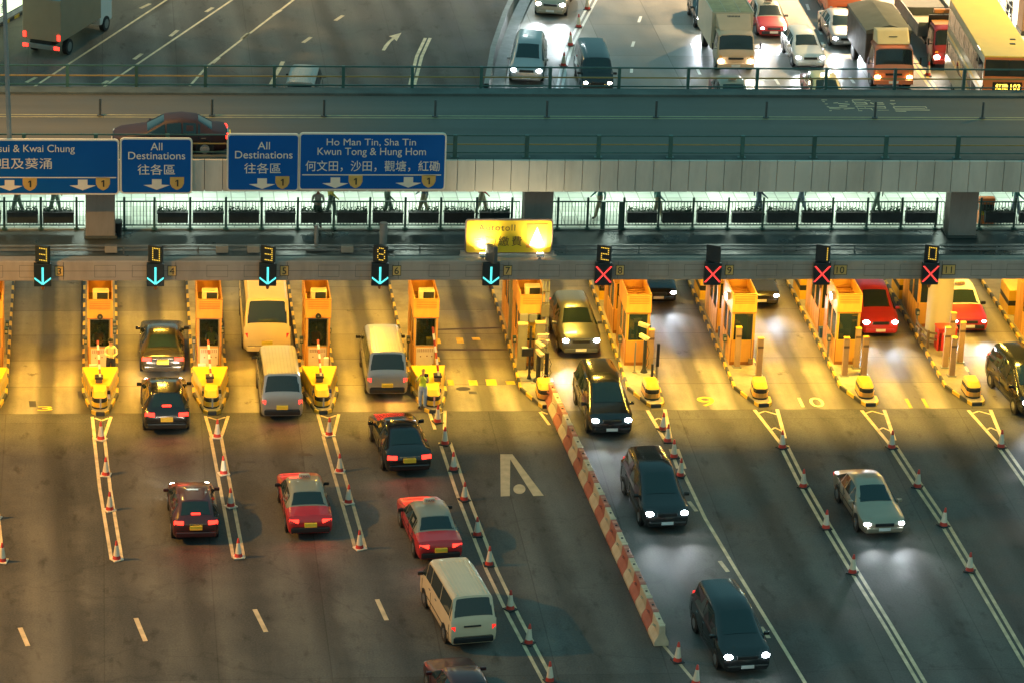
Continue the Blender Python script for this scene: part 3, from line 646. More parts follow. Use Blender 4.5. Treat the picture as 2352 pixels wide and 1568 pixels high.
p = az(850, 365); q = az(430, 290); r_ = az(1275, 430)
text_obj('lettering', 'Autotoll', 1.0, AINK, (p.x, -0.012, p.z), parent=t, bold=0.010, spacing=1.15, fit=(r_.x - q.x, q.z - r_.z))
p = az(870, 675); q = az(320, 560); r_ = az(1420, 785)
text_obj('lettering', '自動繳費', 1.0, AINK, (p.x, -0.012, p.z), parent=t, bold=0.010, spacing=1.3, fit=(r_.x - q.x, q.z - r_.z))
p = az(1545, 275); q = az(2000, 830)
b = MB(); b.bx(p.x, q.x, -0.014, -0.008, q.z, p.z); b.build('logo_square', M('autotoll_orange', (0.80, 0.30, 0.03), 0.5), t)
b = MB(); cx = (p.x + q.x) / 2; upright(b, [(cx, p.z - 0.12), (cx + 0.30, q.z + 0.1), (cx + 0.12, q.z + 0.1), (cx, q.z + 0.5), (cx - 0.12, q.z + 0.1), (cx - 0.30, q.z + 0.1)], -0.021, -0.015); b.build('logo_mark', M('autotoll_white', (0.85, 0.83, 0.78), 0.5), t)
b = MB(); b.bx(-w / 2 - 0.2, w / 2 + 0.2, 0.02, 0.08, -h / 2 - 0.14, -h / 2 - 0.04); b.bx(-w / 2 - 0.2, w / 2 + 0.2, 0.14, 0.20, -h / 2 - 0.24, -h / 2 - 0.16)
b.bx(-w / 2 - 0.15, -w / 2 + 0.2, 0.11, 0.3, -h / 2 - 0.3, -h / 2 + 0.05); b.bx(w / 2 - 0.25, w / 2 + 0.12, 0.11, 0.3, -h / 2 - 0.3, -h / 2 + 0.05); b.build('support_frame', M('frame_beige', (0.42, 0.37, 0.30), 0.5), t)
for px, nm in ((1110, 'left'), (1241, 'right')):
    p = V(px, 590, -0.5)
    t = empty('sign_floodlight', (p.x, -0.5, 6.0), 0, 'small floodlight aimed up at the yellow Autotoll sign, %s one' % nm, 'floodlight', 'floodlights of the yellow sign')
    b = MB(); b.cyl((0, 0, 0), (0, 0.02, 0.12), 0.03, n=8); b.cyl((-0.1, 0, 0), (0, 0.02, 0.1), 0.02, n=6); b.build('bracket', STEEL, t, smooth=True)
    b = MB(); b.box((0, 0, 0.17), (0.28, 0.16, 0.10), rx=R(30)); b.build('housing', CHROME, t, bevel=0.02)
    b = MB(); b.box((0, 0.02, 0.225), (0.24, 0.12, 0.012), rx=R(30)); b.build('lens', E('flood_lens', (1.0, 0.85, 0.55), 60.0), t)
    fl = lamp('SPOT', 'flood_beam', (0, 0.03, 0.28), SIGN_W, (1.0, 0.83, 0.50), t, spot_size=R(125), spot_blend=0.9, shadow_soft_size=0.08)
    fl.rotation_euler = Vector((0, 0.40, 0.80)).to_track_quat('-Z', 'Y').to_euler()

# ------------------------------------------------------------------ lane signals and lane number plates
DOT5 = {'3': ['01110', '10001', '00001', '00110', '00001', '10001', '01110'], '0': ['11111', '10001', '10001', '10001', '10001', '10001', '11111'],
        '8': ['01110', '10001', '10001', '01110', '10001', '10001', '01110'], '2': ['11111', '00001', '00001', '11111', '10000', '10000', '11111'], '1': ['00001'] * 7}
DOT5['3'] = ['11111', '00001', '00001', '11111', '00001', '00001', '11111']
BOXM = M('signal_black', (0.015, 0.025, 0.027), 0.4)
CYAN = E('led_cyan', (0.10, 0.80, 0.74), 1.2); RED = E('led_red', (1.0, 0.05, 0.04), 1.5); AMB = E('led_amber', (1.0, 0.62, 0.06), 0.85)
PLATEM = M('lane_plate', (0.72, 0.46, 0.14), 0.5, grime=0.15)
SIG = [(98, '3', 1, '3'), (357, '0', 1, '4'), (615, '3', 1, '5'), (873, '8', 1, '6'), (1128, None, 1, '7'), (1386, '2', 0, '8'), (1637, None, 0, '9'), (1888, '1', 0, '10'), (2137, '0', 0, '11')]
for px, dig, go, lane in SIG:
    X = V(px, 626, -0.8).x
    lab = ('green arrow lane signal' if go else 'red cross lane signal') + ' over lane ' + lane + (', queue panel showing ' + dig if dig else ', with a blank queue panel')
    t = empty('lane_signal', (X, -0.62, 5.0), 0, lab, 'lane signal', 'lane signals on the toll beam')
    b = MB(); b.bx(-0.35, 0.35, -0.24, -0.01, 0.0, 0.95); b.build('housing', BOXM, t, bevel=0.02)
    b = MB(); b.cyl((0, -0.12, -0.16), (0, -0.12, 0.0), 0.05, 0.10, n=8); b.build('beacon', M('brown_lens', (0.25, 0.09, 0.03), 0.4), t, smooth=True)
    b = MB()
    if go:
        pts = [(dx, 0.12 + 0.045 * k) for k in range(16) for dx in (-0.022, 0.022)]
        for k in range(8): pts += [(s * (0.03 + 0.040 * k), 0.10 + 0.032 * k + o) for s in (-1, 1) for o in (0, 0.042)]
    else:
        pts = [(s * (-0.29 + 0.0446 * k) + o, 0.15 + 0.050 * k) for k in range(14) for s in (-1, 1) for o in (-0.022, 0.022)]
    for x, z in pts: b.bx(x - 0.017, x + 0.017, -0.252, -0.242, z - 0.017, z + 0.017)
    b.build('led_arrow' if go else 'led_cross', CYAN if go else RED, t)
    ang = -R(58) if lane == '7' else -R(24)
    q = empty('queue_panel', (0.02, -0.02, 0.98), ang); q.parent = t
    h = MB(); h.bx(-0.29, 0.29, -0.12, 0.06, 0.0, 0.72); q2 = h.build('panel', BOXM if lane != '7' else M('panel_back_grey', (0.10, 0.105, 0.10), 0.5), None, bevel=0.015)
    bpy.data.objects.remove(q)
    q2.name = 'queue_panel'; q2.parent = t; q2.location = (0.02, -0.06, 0.98); q2.rotation_euler = (0, 0, ang)
    if dig:
        b = MB()
        for r0, row in enumerate(DOT5[dig]):
            for c0, ch in enumerate(row):
                if ch == '1':
                    x = 0.06 + (c0 - 2) * 0.072; z = 0.62 - r0 * 0.083
                    b.bx(x - 0.018, x + 0.018, -0.132, -0.122, z - 0.018, z + 0.018)
        b.build('led_digit', AMB, q2)
    P = V(px + (38 if len(lane) == 1 else 42), 624, -0.62)
    w = 0.36 if len(lane) == 1 else 0.56
    t = empty('lane_plate', (P.x, -0.60, 5.57), 0, 'small ochre number plate ' + lane + ' on the toll beam', 'number plate', 'lane number plates')
    b = MB(); b.bx(-w / 2, w / 2, -0.022, -0.007, -0.22, 0.22); b.build('border', INK, t)
    b = MB(); b.bx(-w / 2 + 0.025, w / 2 - 0.025, -0.028, -0.0225, -0.195, 0.195); b.build('panel', PLATEM, t)
    text_obj('number', lane, 0.4, INK, (0, -0.034, 0), parent=t, bold=0.014, fit=(None, 0.29))

# ================================================================== toll islands, booths, bollards, crash noses
YEL = M('toll_yellow', (0.78, 0.45, 0.03), 0.45, var=0.08, scale=1.0, grime=0.6)
ORNG = M('toll_orange', (0.62, 0.285, 0.06), 0.45, var=0.12, scale=0.9, grime=0.65)
YELO = M('toll_orange_yellow', (0.68, 0.34, 0.06), 0.45, var=0.10, scale=0.8, grime=0.6)
KBLK = M('kerb_black', (0.05, 0.052, 0.05), 0.6, grime=0.3)
KYEL = M('kerb_yellow', (0.72, 0.46, 0.05), 0.55, grime=0.5)
BLKP = M('black_paint', (0.018, 0.022, 0.022), 0.4)
ISLM = M('island_concrete', (0.30, 0.26, 0.19), 0.75, var=0.25, scale=1.2, grime=0.7)
WHTP = M('white_paint', (0.72, 0.72, 0.70), 0.45, grime=0.25)
BLUP = M('blue_paint', (0.02, 0.08, 0.30), 0.45)
NOTC = M('notice_cream', (0.62, 0.50, 0.38), 0.6, var=0.05)
DARKIN = M('booth_interior', (0.24, 0.21, 0.15), 0.7, var=0.4, scale=6)
LANES = {-1: '2 and 3', 0: '3 and 4', 1: '4 and 5', 2: '5 and 6', 3: '6 and 7', 4: '7 and 8', 5: '8 and 9', 6: '9 and 10', 7: '10 and 11', 8: 'lane 11 and the far right lane'}
def between(i): return 'between lanes ' + LANES[i] if i < 8 else 'right of lane 11'
def IX(i): return -16.93 + 4.49 * i
def island(i):
    left = i <= 3; hw = 0.74 if left else 0.70
    t = empty('toll_island', (IX(i), 0, 0), 0, 'raised toll island with black and yellow kerb ' + between(i), 'toll island', 'toll islands')
    nose = [(hw, -0.2), (0.36, -2.05), (0.18, -2.25), (-0.18, -2.25), (-0.36, -2.05), (-hw, -0.2)]
    if not left: nose = [(hw, 0.6), (0.62, -1.5), (0.46, -1.75), (0.02, -1.8), (-0.12, -1.5), (-hw, 0.2)]
    poly = [(-hw, 21), (hw, 21)] + nose
    inner = [(x * 0.86, y + (0.06 if y < 0 else 0)) for x, y in poly]
    b = MB(); b.prism(inner, 0.0, 0.155); b.build('slab', ISLM, t)
    b = MB(); n = len(poly)
    for k in range(1, n):
        p = Vector(poly[k]); q = Vector(poly[(k + 1) % n]); pi = Vector(inner[k]); qi = Vector(inner[(k + 1) % n])
        L = (q - p).length; m = max(1, int(round(L / 0.55)))
        for j in range(m):
            f0 = j / m; f1 = (j + 1) / m
            a, c, d, e = p.lerp(q, f0), p.lerp(q, f1), pi.lerp(qi, f1), pi.lerp(qi, f0)
            b.prism([tuple(a), tuple(c), tuple(d), tuple(e)], 0.0, 0.15 + 0.0005 * (j % 2), (j + k) % 2)
    b.build('kerb', [KBLK, KYEL], t)
    return t
def bullet(i):
    left = i <= 3
    t = empty('crash_cushion', (IX(i) + (0 if left else 0.20) + random.uniform(-0.03, 0.03), -1.95 if left else -1.35, 0.0), random.uniform(-0.06, 0.06), ('rounded striped crash cushion on the wedge nose ' if left else 'yellow and black banded crash cushion on the island tip ') + between(i), 'crash cushion', 'crash cushions at the island tips')
    def nose(w, l, z0, z1, mi, b, s=1.0):
        p = [(w / 2, l), (w / 2, 0.22), (w * 0.36, 0.06), (w * 0.15, 0), (-w * 0.15, 0), (-w * 0.36, 0.06), (-w / 2, 0.22), (-w / 2, l)]
        b.prism(p, z0, z1, mi)
    for nm, z0, z1, mt, w in (('base_band', 0.0, 0.22, BLKP, 0.64), ('lower_band', 0.22, 0.42, YELO if not left else YEL, 0.62), ('upper_band', 0.42, 0.60, BLKP, 0.60)):
        b = MB(); nose(w, 1.05, z0, z1, 0, b); b.build(nm, mt, t, bevel=0.02)
    b = MB(); w = 0.60
    lo = [(w / 2, 1.0, 0.60), (w / 2, 0.22, 0.60), (w * 0.36, 0.06, 0.60), (-w * 0.36, 0.06, 0.60), (-w / 2, 0.22, 0.60), (-w / 2, 1.0, 0.60)]
    hi = [(w * 0.42, 1.0, 0.80), (w * 0.40, 0.42, 0.80), (w * 0.28, 0.30, 0.80), (-w * 0.28, 0.30, 0.80), (-w * 0.40, 0.42, 0.80), (-w * 0.42, 1.0, 0.80)]
    b.add(lo + hi, [tuple(range(5, -1, -1)), tuple(range(6, 12))] + [(k, (k + 1) % 6, 6 + (k + 1) % 6, 6 + k) for k in range(6)]); b.build('cap', YEL, t, bevel=0.03)
    if left:
        b = MB(); b.box((0.04, -0.004, 0.40), (0.07, 0.012, 0.40)); b.build('reflector', M('silver_reflector', (0.8, 0.8, 0.8), 0.15, 0.6), t)
    return t
def wedge(i):
    t = empty('crash_barrier', (IX(i), 0, 0.15), 0, 'sloping yellow wedge barrier in front of the booth ' + between(i), 'crash barrier', 'yellow wedge barriers')
    top = [(-0.72, 0.87, 0.72), (0.72, 0.87, 0.72), (0.37, -0.75, 0.52), (-0.37, -0.75, 0.52)]
    bot = [(-0.73, 0.87, 0.0), (0.73, 0.87, 0.0), (0.40, -0.95, 0.0), (-0.40, -0.95, 0.0)]
    b = MB(); b.add(top + [(x, y, z - 0.10) for x, y, z in top], [(0, 1, 2, 3), (7, 6, 5, 4), (0, 4, 5, 1), (1, 5, 6, 2), (2, 6, 7, 3), (3, 7, 4, 0)]); b.build('top_plate', YEL, t, bevel=0.015)
    ins = [(x * 0.97, y * 0.97, z - 0.101) for x, y, z in top]
    b = MB(); b.add(ins + bot, [(0, 4, 5, 1), (1, 5, 6, 2), (2, 6, 7, 3), (3, 7, 4, 0)]); b.build('skirt', M('skirt_grey_yellow', (0.50, 0.38, 0.14), 0.5, var=0.25, scale=1.2, grime=0.6), t)
    b = MB(); b.bx(-0.38, -0.02, -0.975, -0.955, 0.16, 0.38); b.build('blue_panel', BLUP if i in (2, 3) else BLKP, t)
    b = MB(); b.bx(0.14, 0.40, -0.978, -0.955, 0.05, 0.24); b.bx(0.12, 0.40, -0.965, -0.955, 0.25, 0.42, 1); b.build('white_panel', [WHTP, BLUP if i in (2, 3) else BLKP], t)
    b = MB()
    for s in (-1, 1):
        for k in range(4):
            f = k / 4; x0 = s * (0.735 - 0.335 * f); y0 = 0.87 - 1.82 * f; x1 = s * (0.735 - 0.335 * (f + 0.12)); y1 = 0.87 - 1.82 * (f + 0.12)
            b.add([(x0 * 1.02, y0, 0.08), (x1 * 1.02, y1, 0.08), (x1 * 1.015, y1, 0.30), (x0 * 1.015, y0, 0.30)], [(0, 1, 2, 3)])
    b.build('stripes', KYEL, t)
    return t
def booth(i, Y, label, name='toll_booth', depth=2.9, unit=False, notices=False, dark=False, fan=False, lamp_side=False, group='toll booths', louvre=True):
    t = empty(name, (IX(i), Y, 0.155), 0, label, 'toll booth', group); w = 0.5; YELO = ORNG if i <= 5 else globals()['YELO']
    H = 3.18; zw0, zw1, zp = 1.12, 2.28, 2.33
    B_ = MB()
    B_.bx(-w, w, 0.0, 0.06, 0.0, zw0); B_.bx(-w, -w + 0.09, 0.0, 0.06, zw0, zp); B_.bx(w - 0.09, w, 0.0, 0.06, zw0, zp)
    B_.bx(-w, w, depth - 0.06, depth, 0.0, zp)
    for s in (-1, 1):      # side walls with a door recess and a sliding window
        B_.bx(s * w, s * (w - 0.05), 0.06, depth - 0.06, 0.0, 1.0); B_.bx(s * w, s * (w - 0.05), 0.06, 0.20, 1.0, zp); B_.bx(s * w, s * (w - 0.05), 1.05, 1.2, 1.0, zp)
        B_.bx(s * w, s * (w - 0.05), 1.95, depth - 0.06, 1.0, zp); B_.bx(s * w, s * (w - 0.05), 0.2, 1.95, 2.2, zp)
    B_.build('wall', YELO, t)
    b = MB(); b.bx(-w + 0.06, w - 0.06, 0.07, depth - 0.07, 0.0, 0.05); b.bx(-w + 0.06, w - 0.06, depth - 0.10, depth - 0.07, 0.05, zp); b.bx(-w + 0.06, w - 0.06, 0.3, 0.6, 0.8, 0.88); b.build('interior', DARKIN, t)
    b = MB(); W = w + 0.025; P = 0.05
    b.bx(-W, W, -0.03, -0.03 + P, zp, H); b.bx(-W, W, depth - P + 0.03, depth + 0.03, zp, H); b.bx(-W, -W + P, -0.03 + P, depth - P + 0.03, zp, H); b.bx(W - P, W, -0.03 + P, depth - P + 0.03, zp, H)
    b.bx(-W + P, W - P, -0.03 + P, depth - P + 0.03, zp, zp + 0.08, 1)
    r = b.build('roof', [YELO, M('roof_tray', (0.28, 0.15, 0.05), 0.7, grime=0.5)], t, bevel=0.008)
    if louvre:
        b = MB()
        for k in range(5): b.bx(-W * 0.8, W * 0.8, -0.04, -0.029, H - 0.12 - k * 0.075, H - 0.09 - k * 0.075)
        b.build('louvres', M('louvre_brown', (0.36, 0.15, 0.03), 0.6), r)
    for k in range(9):
        pass
    b = MB()
    for k in range(7): b.bx(-W + P, W - P, 0.6 + k * 0.3, 0.66 + k * 0.3, zp + 0.35, zp + 0.40)
    if not unit: b.build('roof_slats', M('slat_orange', (0.55, 0.24, 0.05), 0.6), r)
    b = MB(); b.bx(-w - 0.004, w + 0.004, -0.007, -0.001, 0.0, 0.14); b.bx(-w - 0.004, -w + 0.03, -0.006, -0.001, 0.14, zw0); b.bx(w - 0.03, w + 0.004, -0.006, -0.001, 0.14, zw0); b.bx(-W, W, -0.034, -0.0305, zp, zp + 0.025); b.bx(-W, W, -0.034, -0.0305, H - 0.03, H - 0.005); b.build('trim', M('booth_trim_brown', (0.30, 0.11, 0.02), 0.55, grime=0.5), t)
    b = MB(); b.bx(w - 0.20, w - 0.05, -0.10, -0.01, 0.10, 0.30); b.cyl((w - 0.12, -0.05, 0.30), (w - 0.12, -0.05, zp - 0.02), 0.018, n=6); b.build('conduit', M('conduit_brown', (0.16, 0.11, 0.06), 0.5, grime=0.3), t)
    b = MB()
    for s in (-1, 1):
        for y in (0.62, 1.1, 1.6, 2.1): b.bx(s * (w + 0.004), s * (w - 0.002), y, y + 0.014, 0.04, 0.98)
    b.build('panel_seams', M('seam_dark', (0.14, 0.07, 0.02), 0.6), t)
    b = MB(); b.bx(-w + 0.09, w - 0.09, 0.018, 0.03, zw0, zw1); fw = b.build('front_window', BGLASS if not dark else GLASS, t)
    b = MB(); b.bx(-w + 0.08, w - 0.08, -0.006, 0.017, zw0 - 0.03, zw0); b.bx(-w + 0.08, w - 0.08, -0.006, 0.017, zw1, zw1 + 0.035); b.bx(-w + 0.075, -w + 0.10, -0.006, 0.017, zw0, zw1); b.bx(w - 0.10, w - 0.075, -0.006, 0.017, zw0, zw1); b.build('window_frame', STEEL if not dark else YEL, fw)
    for s in (-1, 1):
        b = MB(); b.bx(s * (w - 0.02), s * (w - 0.03), 0.2, 1.05, 1.0, 2.2); b.bx(s * (w - 0.02), s * (w - 0.03), 1.2, 1.95, 1.0, 2.2); b.build('side_window', GLASS, t)
        b = MB(); b.bx(s * (w + 0.012), s * w, 1.98, 2.6, 0.05, 2.15); b.build('door', M('booth_door', (0.50, 0.24, 0.04), 0.5, grime=0.3), t)
    if unit:
        b = MB(); b.bx(-0.30, 0.36, 0.32, 0.78, zp + 0.15, H + 0.22); u = b.build('air_conditioner', M('unit_cream', (0.62, 0.50, 0.30), 0.5, grime=0.3), t, bevel=0.05)
        b = MB(); b.bx(-0.12, 0.32, 0.312, 0.318, zp + 0.42, H + 0.17); b.build('grille', BLKP, u)
    if fan:
        b = MB(); b.cyl((0, -0.10, 2.44), (0, -0.03, 2.44), 0.12, n=16); b.cyl((0, -0.11, 2.44), (0, -0.10, 2.44), 0.03, n=8, mi=1); b.build('horn_speaker', [BLKP, STEEL], t, smooth=True)
    if notices:
        b = MB(); b.bx(-0.38, 0.38, -0.012, -0.003, 0.12, 1.02)
        n = b.build('notice_board', NOTC, t)
        b = MB()
        for k in range(3):
            for j in range(9): b.bx(-0.33 + j * 0.075, -0.285 + j * 0.075, -0.017, -0.0125, 0.93 - k * 0.05, 0.955 - k * 0.05)
        for x, z in ((-0.22, 0.6), (0.05, 0.62), (0.25, 0.6)): b.bx(x, x + 0.05, -0.017, -0.0125, z, z + 0.05)
        b.build('small_print', M('notice_ink', (0.22, 0.08, 0.05), 0.6), n)
    if notices and i in (0, 1, 2):
        b = MB(); b.bx(-0.46 if i != 2 else 0.26, -0.14 if i != 2 else 0.46, -0.16, -0.02, 0.0, 0.36 if i != 2 else 0.62); b.build('white_box', WHTP, t, bevel=0.015)
    if lamp_side:
        b = MB(); b.box((-W - 0.10, 0.55, H - 0.28), (0.16, 0.34, 0.26)); L = b.build('floodlight', CHROME, t, bevel=0.02)
        b = MB(); b.box((-W - 0.19, 0.53, H - 0.29), (0.012, 0.30, 0.22)); b.build('lens', E('booth_flood_lens', (1.0, 0.88, 0.62), 30.0), L)
        fl = lamp('SPOT', 'flood_beam', (-W - 0.25, 0.4, H - 0.3), 120, (1.0, 0.66, 0.22), t, spot_size=R(120), spot_blend=0.8)
        fl.rotation_euler = Vector((-0.8, -0.8, -1.0)).to_track_quat('-Z', 'Y').to_euler()
    return t
def bollard(x, y, label, h=1.78):
    t = empty('bollard', (x, y, 0.155), 0, label, 'bollard', 'square tan bollards on the islands')
    b = MB(); b.box((0, 0, 0.02), (0.36, 0.30, 0.04)); b.build('base_plate', STEEL, t)
    b = MB(); b.bx(-0.115, 0.115, -0.10, 0.10, 0.04, h); b.build('shaft', M('bollard_tan', (0.33, 0.21, 0.11), 0.5, var=0.08, grime=0.3), t, bevel=0.01)
    b = MB(); b.box((0, 0, h + 0.012), (0.25, 0.22, 0.03)); b.build('cap', YEL, t, bevel=0.008)
    b = MB(); b.bx(-0.118, 0.118, -0.104, -0.1005, h - 0.42, h - 0.32); b.build('band', M('bollard_brown', (0.10, 0.06, 0.04), 0.5), t)
    return t
def gate(x, y, label, lean=(-0.05, 0.28), h=1.9, col2=(0.60, 0.55, 0.40)):
    t = empty('barrier_gate', (x, y, 0.155), 0, label, 'barrier gate', 'raised barrier arms')
    b = MB(); b.bx(-0.14, 0.14, -0.16, 0.16, 0.0, 0.72); b.build('machine', M('gate_machine', (0.20, 0.15, 0.10), 0.5, grime=0.5), t, bevel=0.02)
    b = MB(); b.bx(-0.17, 0.17, -0.2, 0.2, 0.72, 0.80); b.build('hood', BLKP, t, bevel=0.02)
    b = MB(); n = 8
    for k in range(n):
        f0 = k / n; f1 = (k + 1) / n
        b.cyl((0.05 + lean[0] * f0, -0.1 + lean[1] * f0, 0.72 + h * f0), (0.05 + lean[0] * f1, -0.1 + lean[1] * f1, 0.72 + h * f1), 0.045, n=8, mi=k % 2)
    b.build('arm', [M('arm_white', (0.75, 0.70, 0.60), 0.4), M('arm_red', (0.45, 0.06, 0.03), 0.4)], t)
    return t

for i in range(-1, 9):
    island(i); bullet(i)
for i in range(-1, 4):
    wedge(i)
    booth(i, 2.1, 'orange toll booth with roof cooling unit ' + between(i), unit=True, notices=True, dark=False, fan=(i in (0, 2)))
    gate(IX(i) - 0.05 if i < 3 else IX(i) + 0.30, -0.35, 'barrier gate with raised arm on the wedge ' + between(i), (-0.10, 0.9) if i < 3 else (-0.30, 0.2), 2.1 if i == 3 else 1.3)
booth(4, 2.55, 'orange toll booth with staff notice and cooling unit ' + between(4), unit=True, notices=False, dark=True)
booth(4, 6.4, 'rear orange toll booth between lanes 7 and 8', dark=True, depth=3.0, group='rear toll booths', louvre=False)
t = empty('steel_column', (IX(4) - 0.45, 5.7, 0.155), 0, 'slim grey steel column between the two booths right of lane 7', 'column')
b = MB(); b.bx(-0.16, 0.16, -0.14, 0.14, 0, 5.5); b.build('shaft', STEEL, t); b = MB(); b.bx(-0.22, 0.22, -0.2, 0.2, 0, 0.06); b.build('foot', STEEL, t)
for i in (5, 6, 7):
    booth(i, 2.55, 'orange toll booth with dark window ' + between(i), dark=True, lamp_side=(i >= 6), depth=2.3)
    booth(i, 6.25, 'rear orange toll booth ' + between(i), dark=True, depth=3.0, group='rear toll booths', louvre=False)
booth(8, 6.9, 'rear orange toll booth behind the round column ' + between(8), dark=True, depth=3.0, group='rear toll booths', louvre=False)
# far tips of the right-hand islands: banded blocks
for i in (5, 6, 7, 8):
    t = empty('crash_block', (IX(i) - 0.15, 10.3, 0.155), 0, 'yellow block with a black band behind the rear booth ' + between(i), 'crash block', 'banded blocks at the far island ends')
    for nm, z0, z1, mt in (('lower_band', 0, 0.42, YEL), ('black_band', 0.42, 0.66, BLKP), ('cap', 0.66, 1.15, YEL)):
        b = MB(); b.bx(-0.42, 0.42, 0, 1.6, z0, z1); b.build(nm, mt, t, bevel=0.02)
# island right of lane 11's neighbour (half out of frame on the right)
i = 9
LANES[9] = ''
def between(i): return 'between lanes ' + LANES[i] if i < 8 else ('at the right edge of the picture' if i == 9 else 'right of lane 11')
island(9)
booth(9, 4.2, 'orange toll booth cut off at the right edge', dark=True, depth=3.2, louvre=False)
t = empty('crash_block', (IX(9) - 0.15, 8.3, 0.155), 0, 'yellow block with a black band, rightmost of the four', 'crash block', 'banded blocks at the far island ends')
for nm, z0, z1, mt in (('lower_band', 0, 0.42, YEL), ('black_band', 0.42, 0.66, BLKP), ('cap', 0.66, 1.15, YEL)):
    b = MB(); b.bx(-0.42, 0.42, 0, 1.6, z0, z1); b.build(nm, mt, t, bevel=0.02)

# bollards on the right-hand islands
for x, y, h, lab in ((9.79, 2.31, 1.78, 'tan bollard at the left front corner of the booth between lanes 9 and 10'), (10.54, 1.25, 1.70, 'tan bollard standing by the kerb beside lane 10'),
                     (14.20, 1.25, 1.70, 'tan bollard in front of the booth between lanes 10 and 11, left one'), (14.88, 2.15, 1.78, 'tan bollard at the right front corner of the booth between lanes 10 and 11'), (15.05, 1.35, 1.70, 'tan bollard by the kerb of lane 11, right of its pair'),
                     (18.72, 2.16, 1.80, 'tan bollard beside the red sand bin, left one of the cluster'), (18.80, 1.19, 1.72, 'tan bollard nearest the crash cushion right of lane 11'), (19.50, 2.71, 1.82, 'tan bollard with a red patch, right one of the cluster'), (19.22, 3.35, 2.0, 'tallest tan bollard of the cluster by the round column'),
                     (6.05, 2.15, 1.75, 'tan bollard behind the thin black post between lanes 8 and 9'), (-3.28, 2.3, 1.35, 'tan bollard beside the booth between lanes 6 and 7')):
    bollard(x, y, lab, h)
# blue bins with a mop handle between the booths
for x, y, lab in ((9.72, 5.75, 'small blue bin with a stick between the booths left of lane 10'), (14.12, 5.75, 'small blue bin with a stick between the booths left of lane 11')):
    t = empty('blue_bin', (x, y, 0.155), 0, lab, 'bin', 'blue bins between the booths')
    b = MB(); b.box((0, 0, 0.22), (0.32, 0.28, 0.44), taper=1.1); b.build('bucket', M('bin_blue', (0.03, 0.08, 0.18), 0.5, grime=0.3), t, bevel=0.02)
    b = MB(); b.cyl((0.02, 0, 0.3), (0.08, 0.05, 1.25), 0.015, n=6); b.build('stick', M('dark_wood', (0.10, 0.05, 0.02), 0.6), t)
    t = empty('guard_post', (x - 0.05, y - 0.55, 0.155), 0, 'slim grey steel post behind the booth, ' + ('left of lane 10' if x < 12 else 'left of lane 11'), 'post', 'slim grey posts behind the booths')
    b = MB(); b.bx(-0.05, 0.05, -0.05, 0.05, 0.0, 2.0); b.build('shaft', STEEL, t); b = MB(); b.bx(-0.08, 0.08, -0.08, 0.08, 0.0, 0.03); b.build('foot', STEEL, t)
# red sand bin and guard rail by the round column
t = empty('sand_bin', (19.2, 4.35, 0.155), 0, 'red bin lettered Fire, in front of the round column', 'sand bin')
b = MB(); b.bx(-0.42, 0.42, -0.3, 0.3, 0.0, 0.95); b.build('body', M('bin_red', (0.50, 0.03, 0.03), 0.45, grime=0.25), t, bevel=0.02)
b = MB(); b.bx(-0.45, 0.45, -0.33, 0.33, 0.95, 1.03); b.build('lid', M('bin_red_lid', (0.52, 0.05, 0.03), 0.45), t, bevel=0.02)
for s, z, h in (('FIRE', 0.75, 0.12), ('6', 0.30, 0.17)): text_obj('lettering', s, 0.2, M('bin_lettering', (0.75, 0.45, 0.35), 0.5), (-0.05, -0.306, z), parent=t, bold=0.006, fit=(None, h))
t = empty('guard_rail', (18.35, 4.3, 0.155), 0, 'brown curved guard rail wrapped round the foot of the round column', 'guard rail')
b = MB(); pts = [(-0.12, 1.5), (-0.12, 0.7), (0.1, 0.1), (0.55, -0.2)]
for p, q in zip(pts[:-1], pts[1:]): b.cyl((p[0], p[1], 0.72), (q[0], q[1], 0.72), 0.05, n=8); b.cyl((p[0], p[1], 0.45), (q[0], q[1], 0.45), 0.05, n=8)
b.build('rail', M('rail_brown', (0.14, 0.10, 0.06), 0.5), t, smooth=True)
for p in pts[1:]:
    b = MB(); b.bx(p[0] - 0.05, p[0] + 0.05, p[1] - 0.05, p[1] + 0.05, 0, 0.8); b.build('post', M('rail_brown', (0.14, 0.10, 0.06)), t)

# lane 7/8 island: notice, cabinets, cameras on poles
X7 = IX(4)
t = empty('staff_notice', (X7 - 0.2, 2.50, 1.40), 0, 'yellow notice lettered Caution Staff Crossing on the booth right of lane 7', 'notice')
b = MB(); b.bx(-0.34, 0.34, -0.012, 0.012, 0.0, 0.75); b.build('board', YEL, t)
for s, z in (('Caution', 0.52), ('Staff Cross', 0.22)): text_obj('lettering', s, 0.2, INK, (0, -0.018, z), parent=t, bold=0.004, fit=(0.56, 0.14))
t = empty('meter_boxes', (X7 - 0.15, 2.47, 2.15), 0, 'pair of grey boxes on the booth above the staff notice', 'meter box')
for x in (-0.2, 0.17): b = MB(); b.bx(x - 0.17, x + 0.17, -0.1, 0.05, 0.0, 0.36); b.build('box', STEEL, t, bevel=0.02)
t = empty('cable_mast', (X7 + 0.52, 2.55, 0.155), 0, 'tall grey lattice cable mast beside the staff notice booth', 'mast')
b = MB()
for x in (-0.12, 0.0, 0.14): b.bx(x - 0.025, x + 0.025, -0.05, 0.05, 0.0, 4.6)
b.build('uprights', STEEL, t)
b = MB()
for k in range(9): b.bx(-0.15, 0.17, -0.07, -0.052, 0.3 + k * 0.5, 0.36 + k * 0.5)
b.bx(-0.16, 0.18, -0.09, 0.09, 2.2, 2.75); b.build('braces', M('dark_brace', (0.10, 0.09, 0.07), 0.5), t)
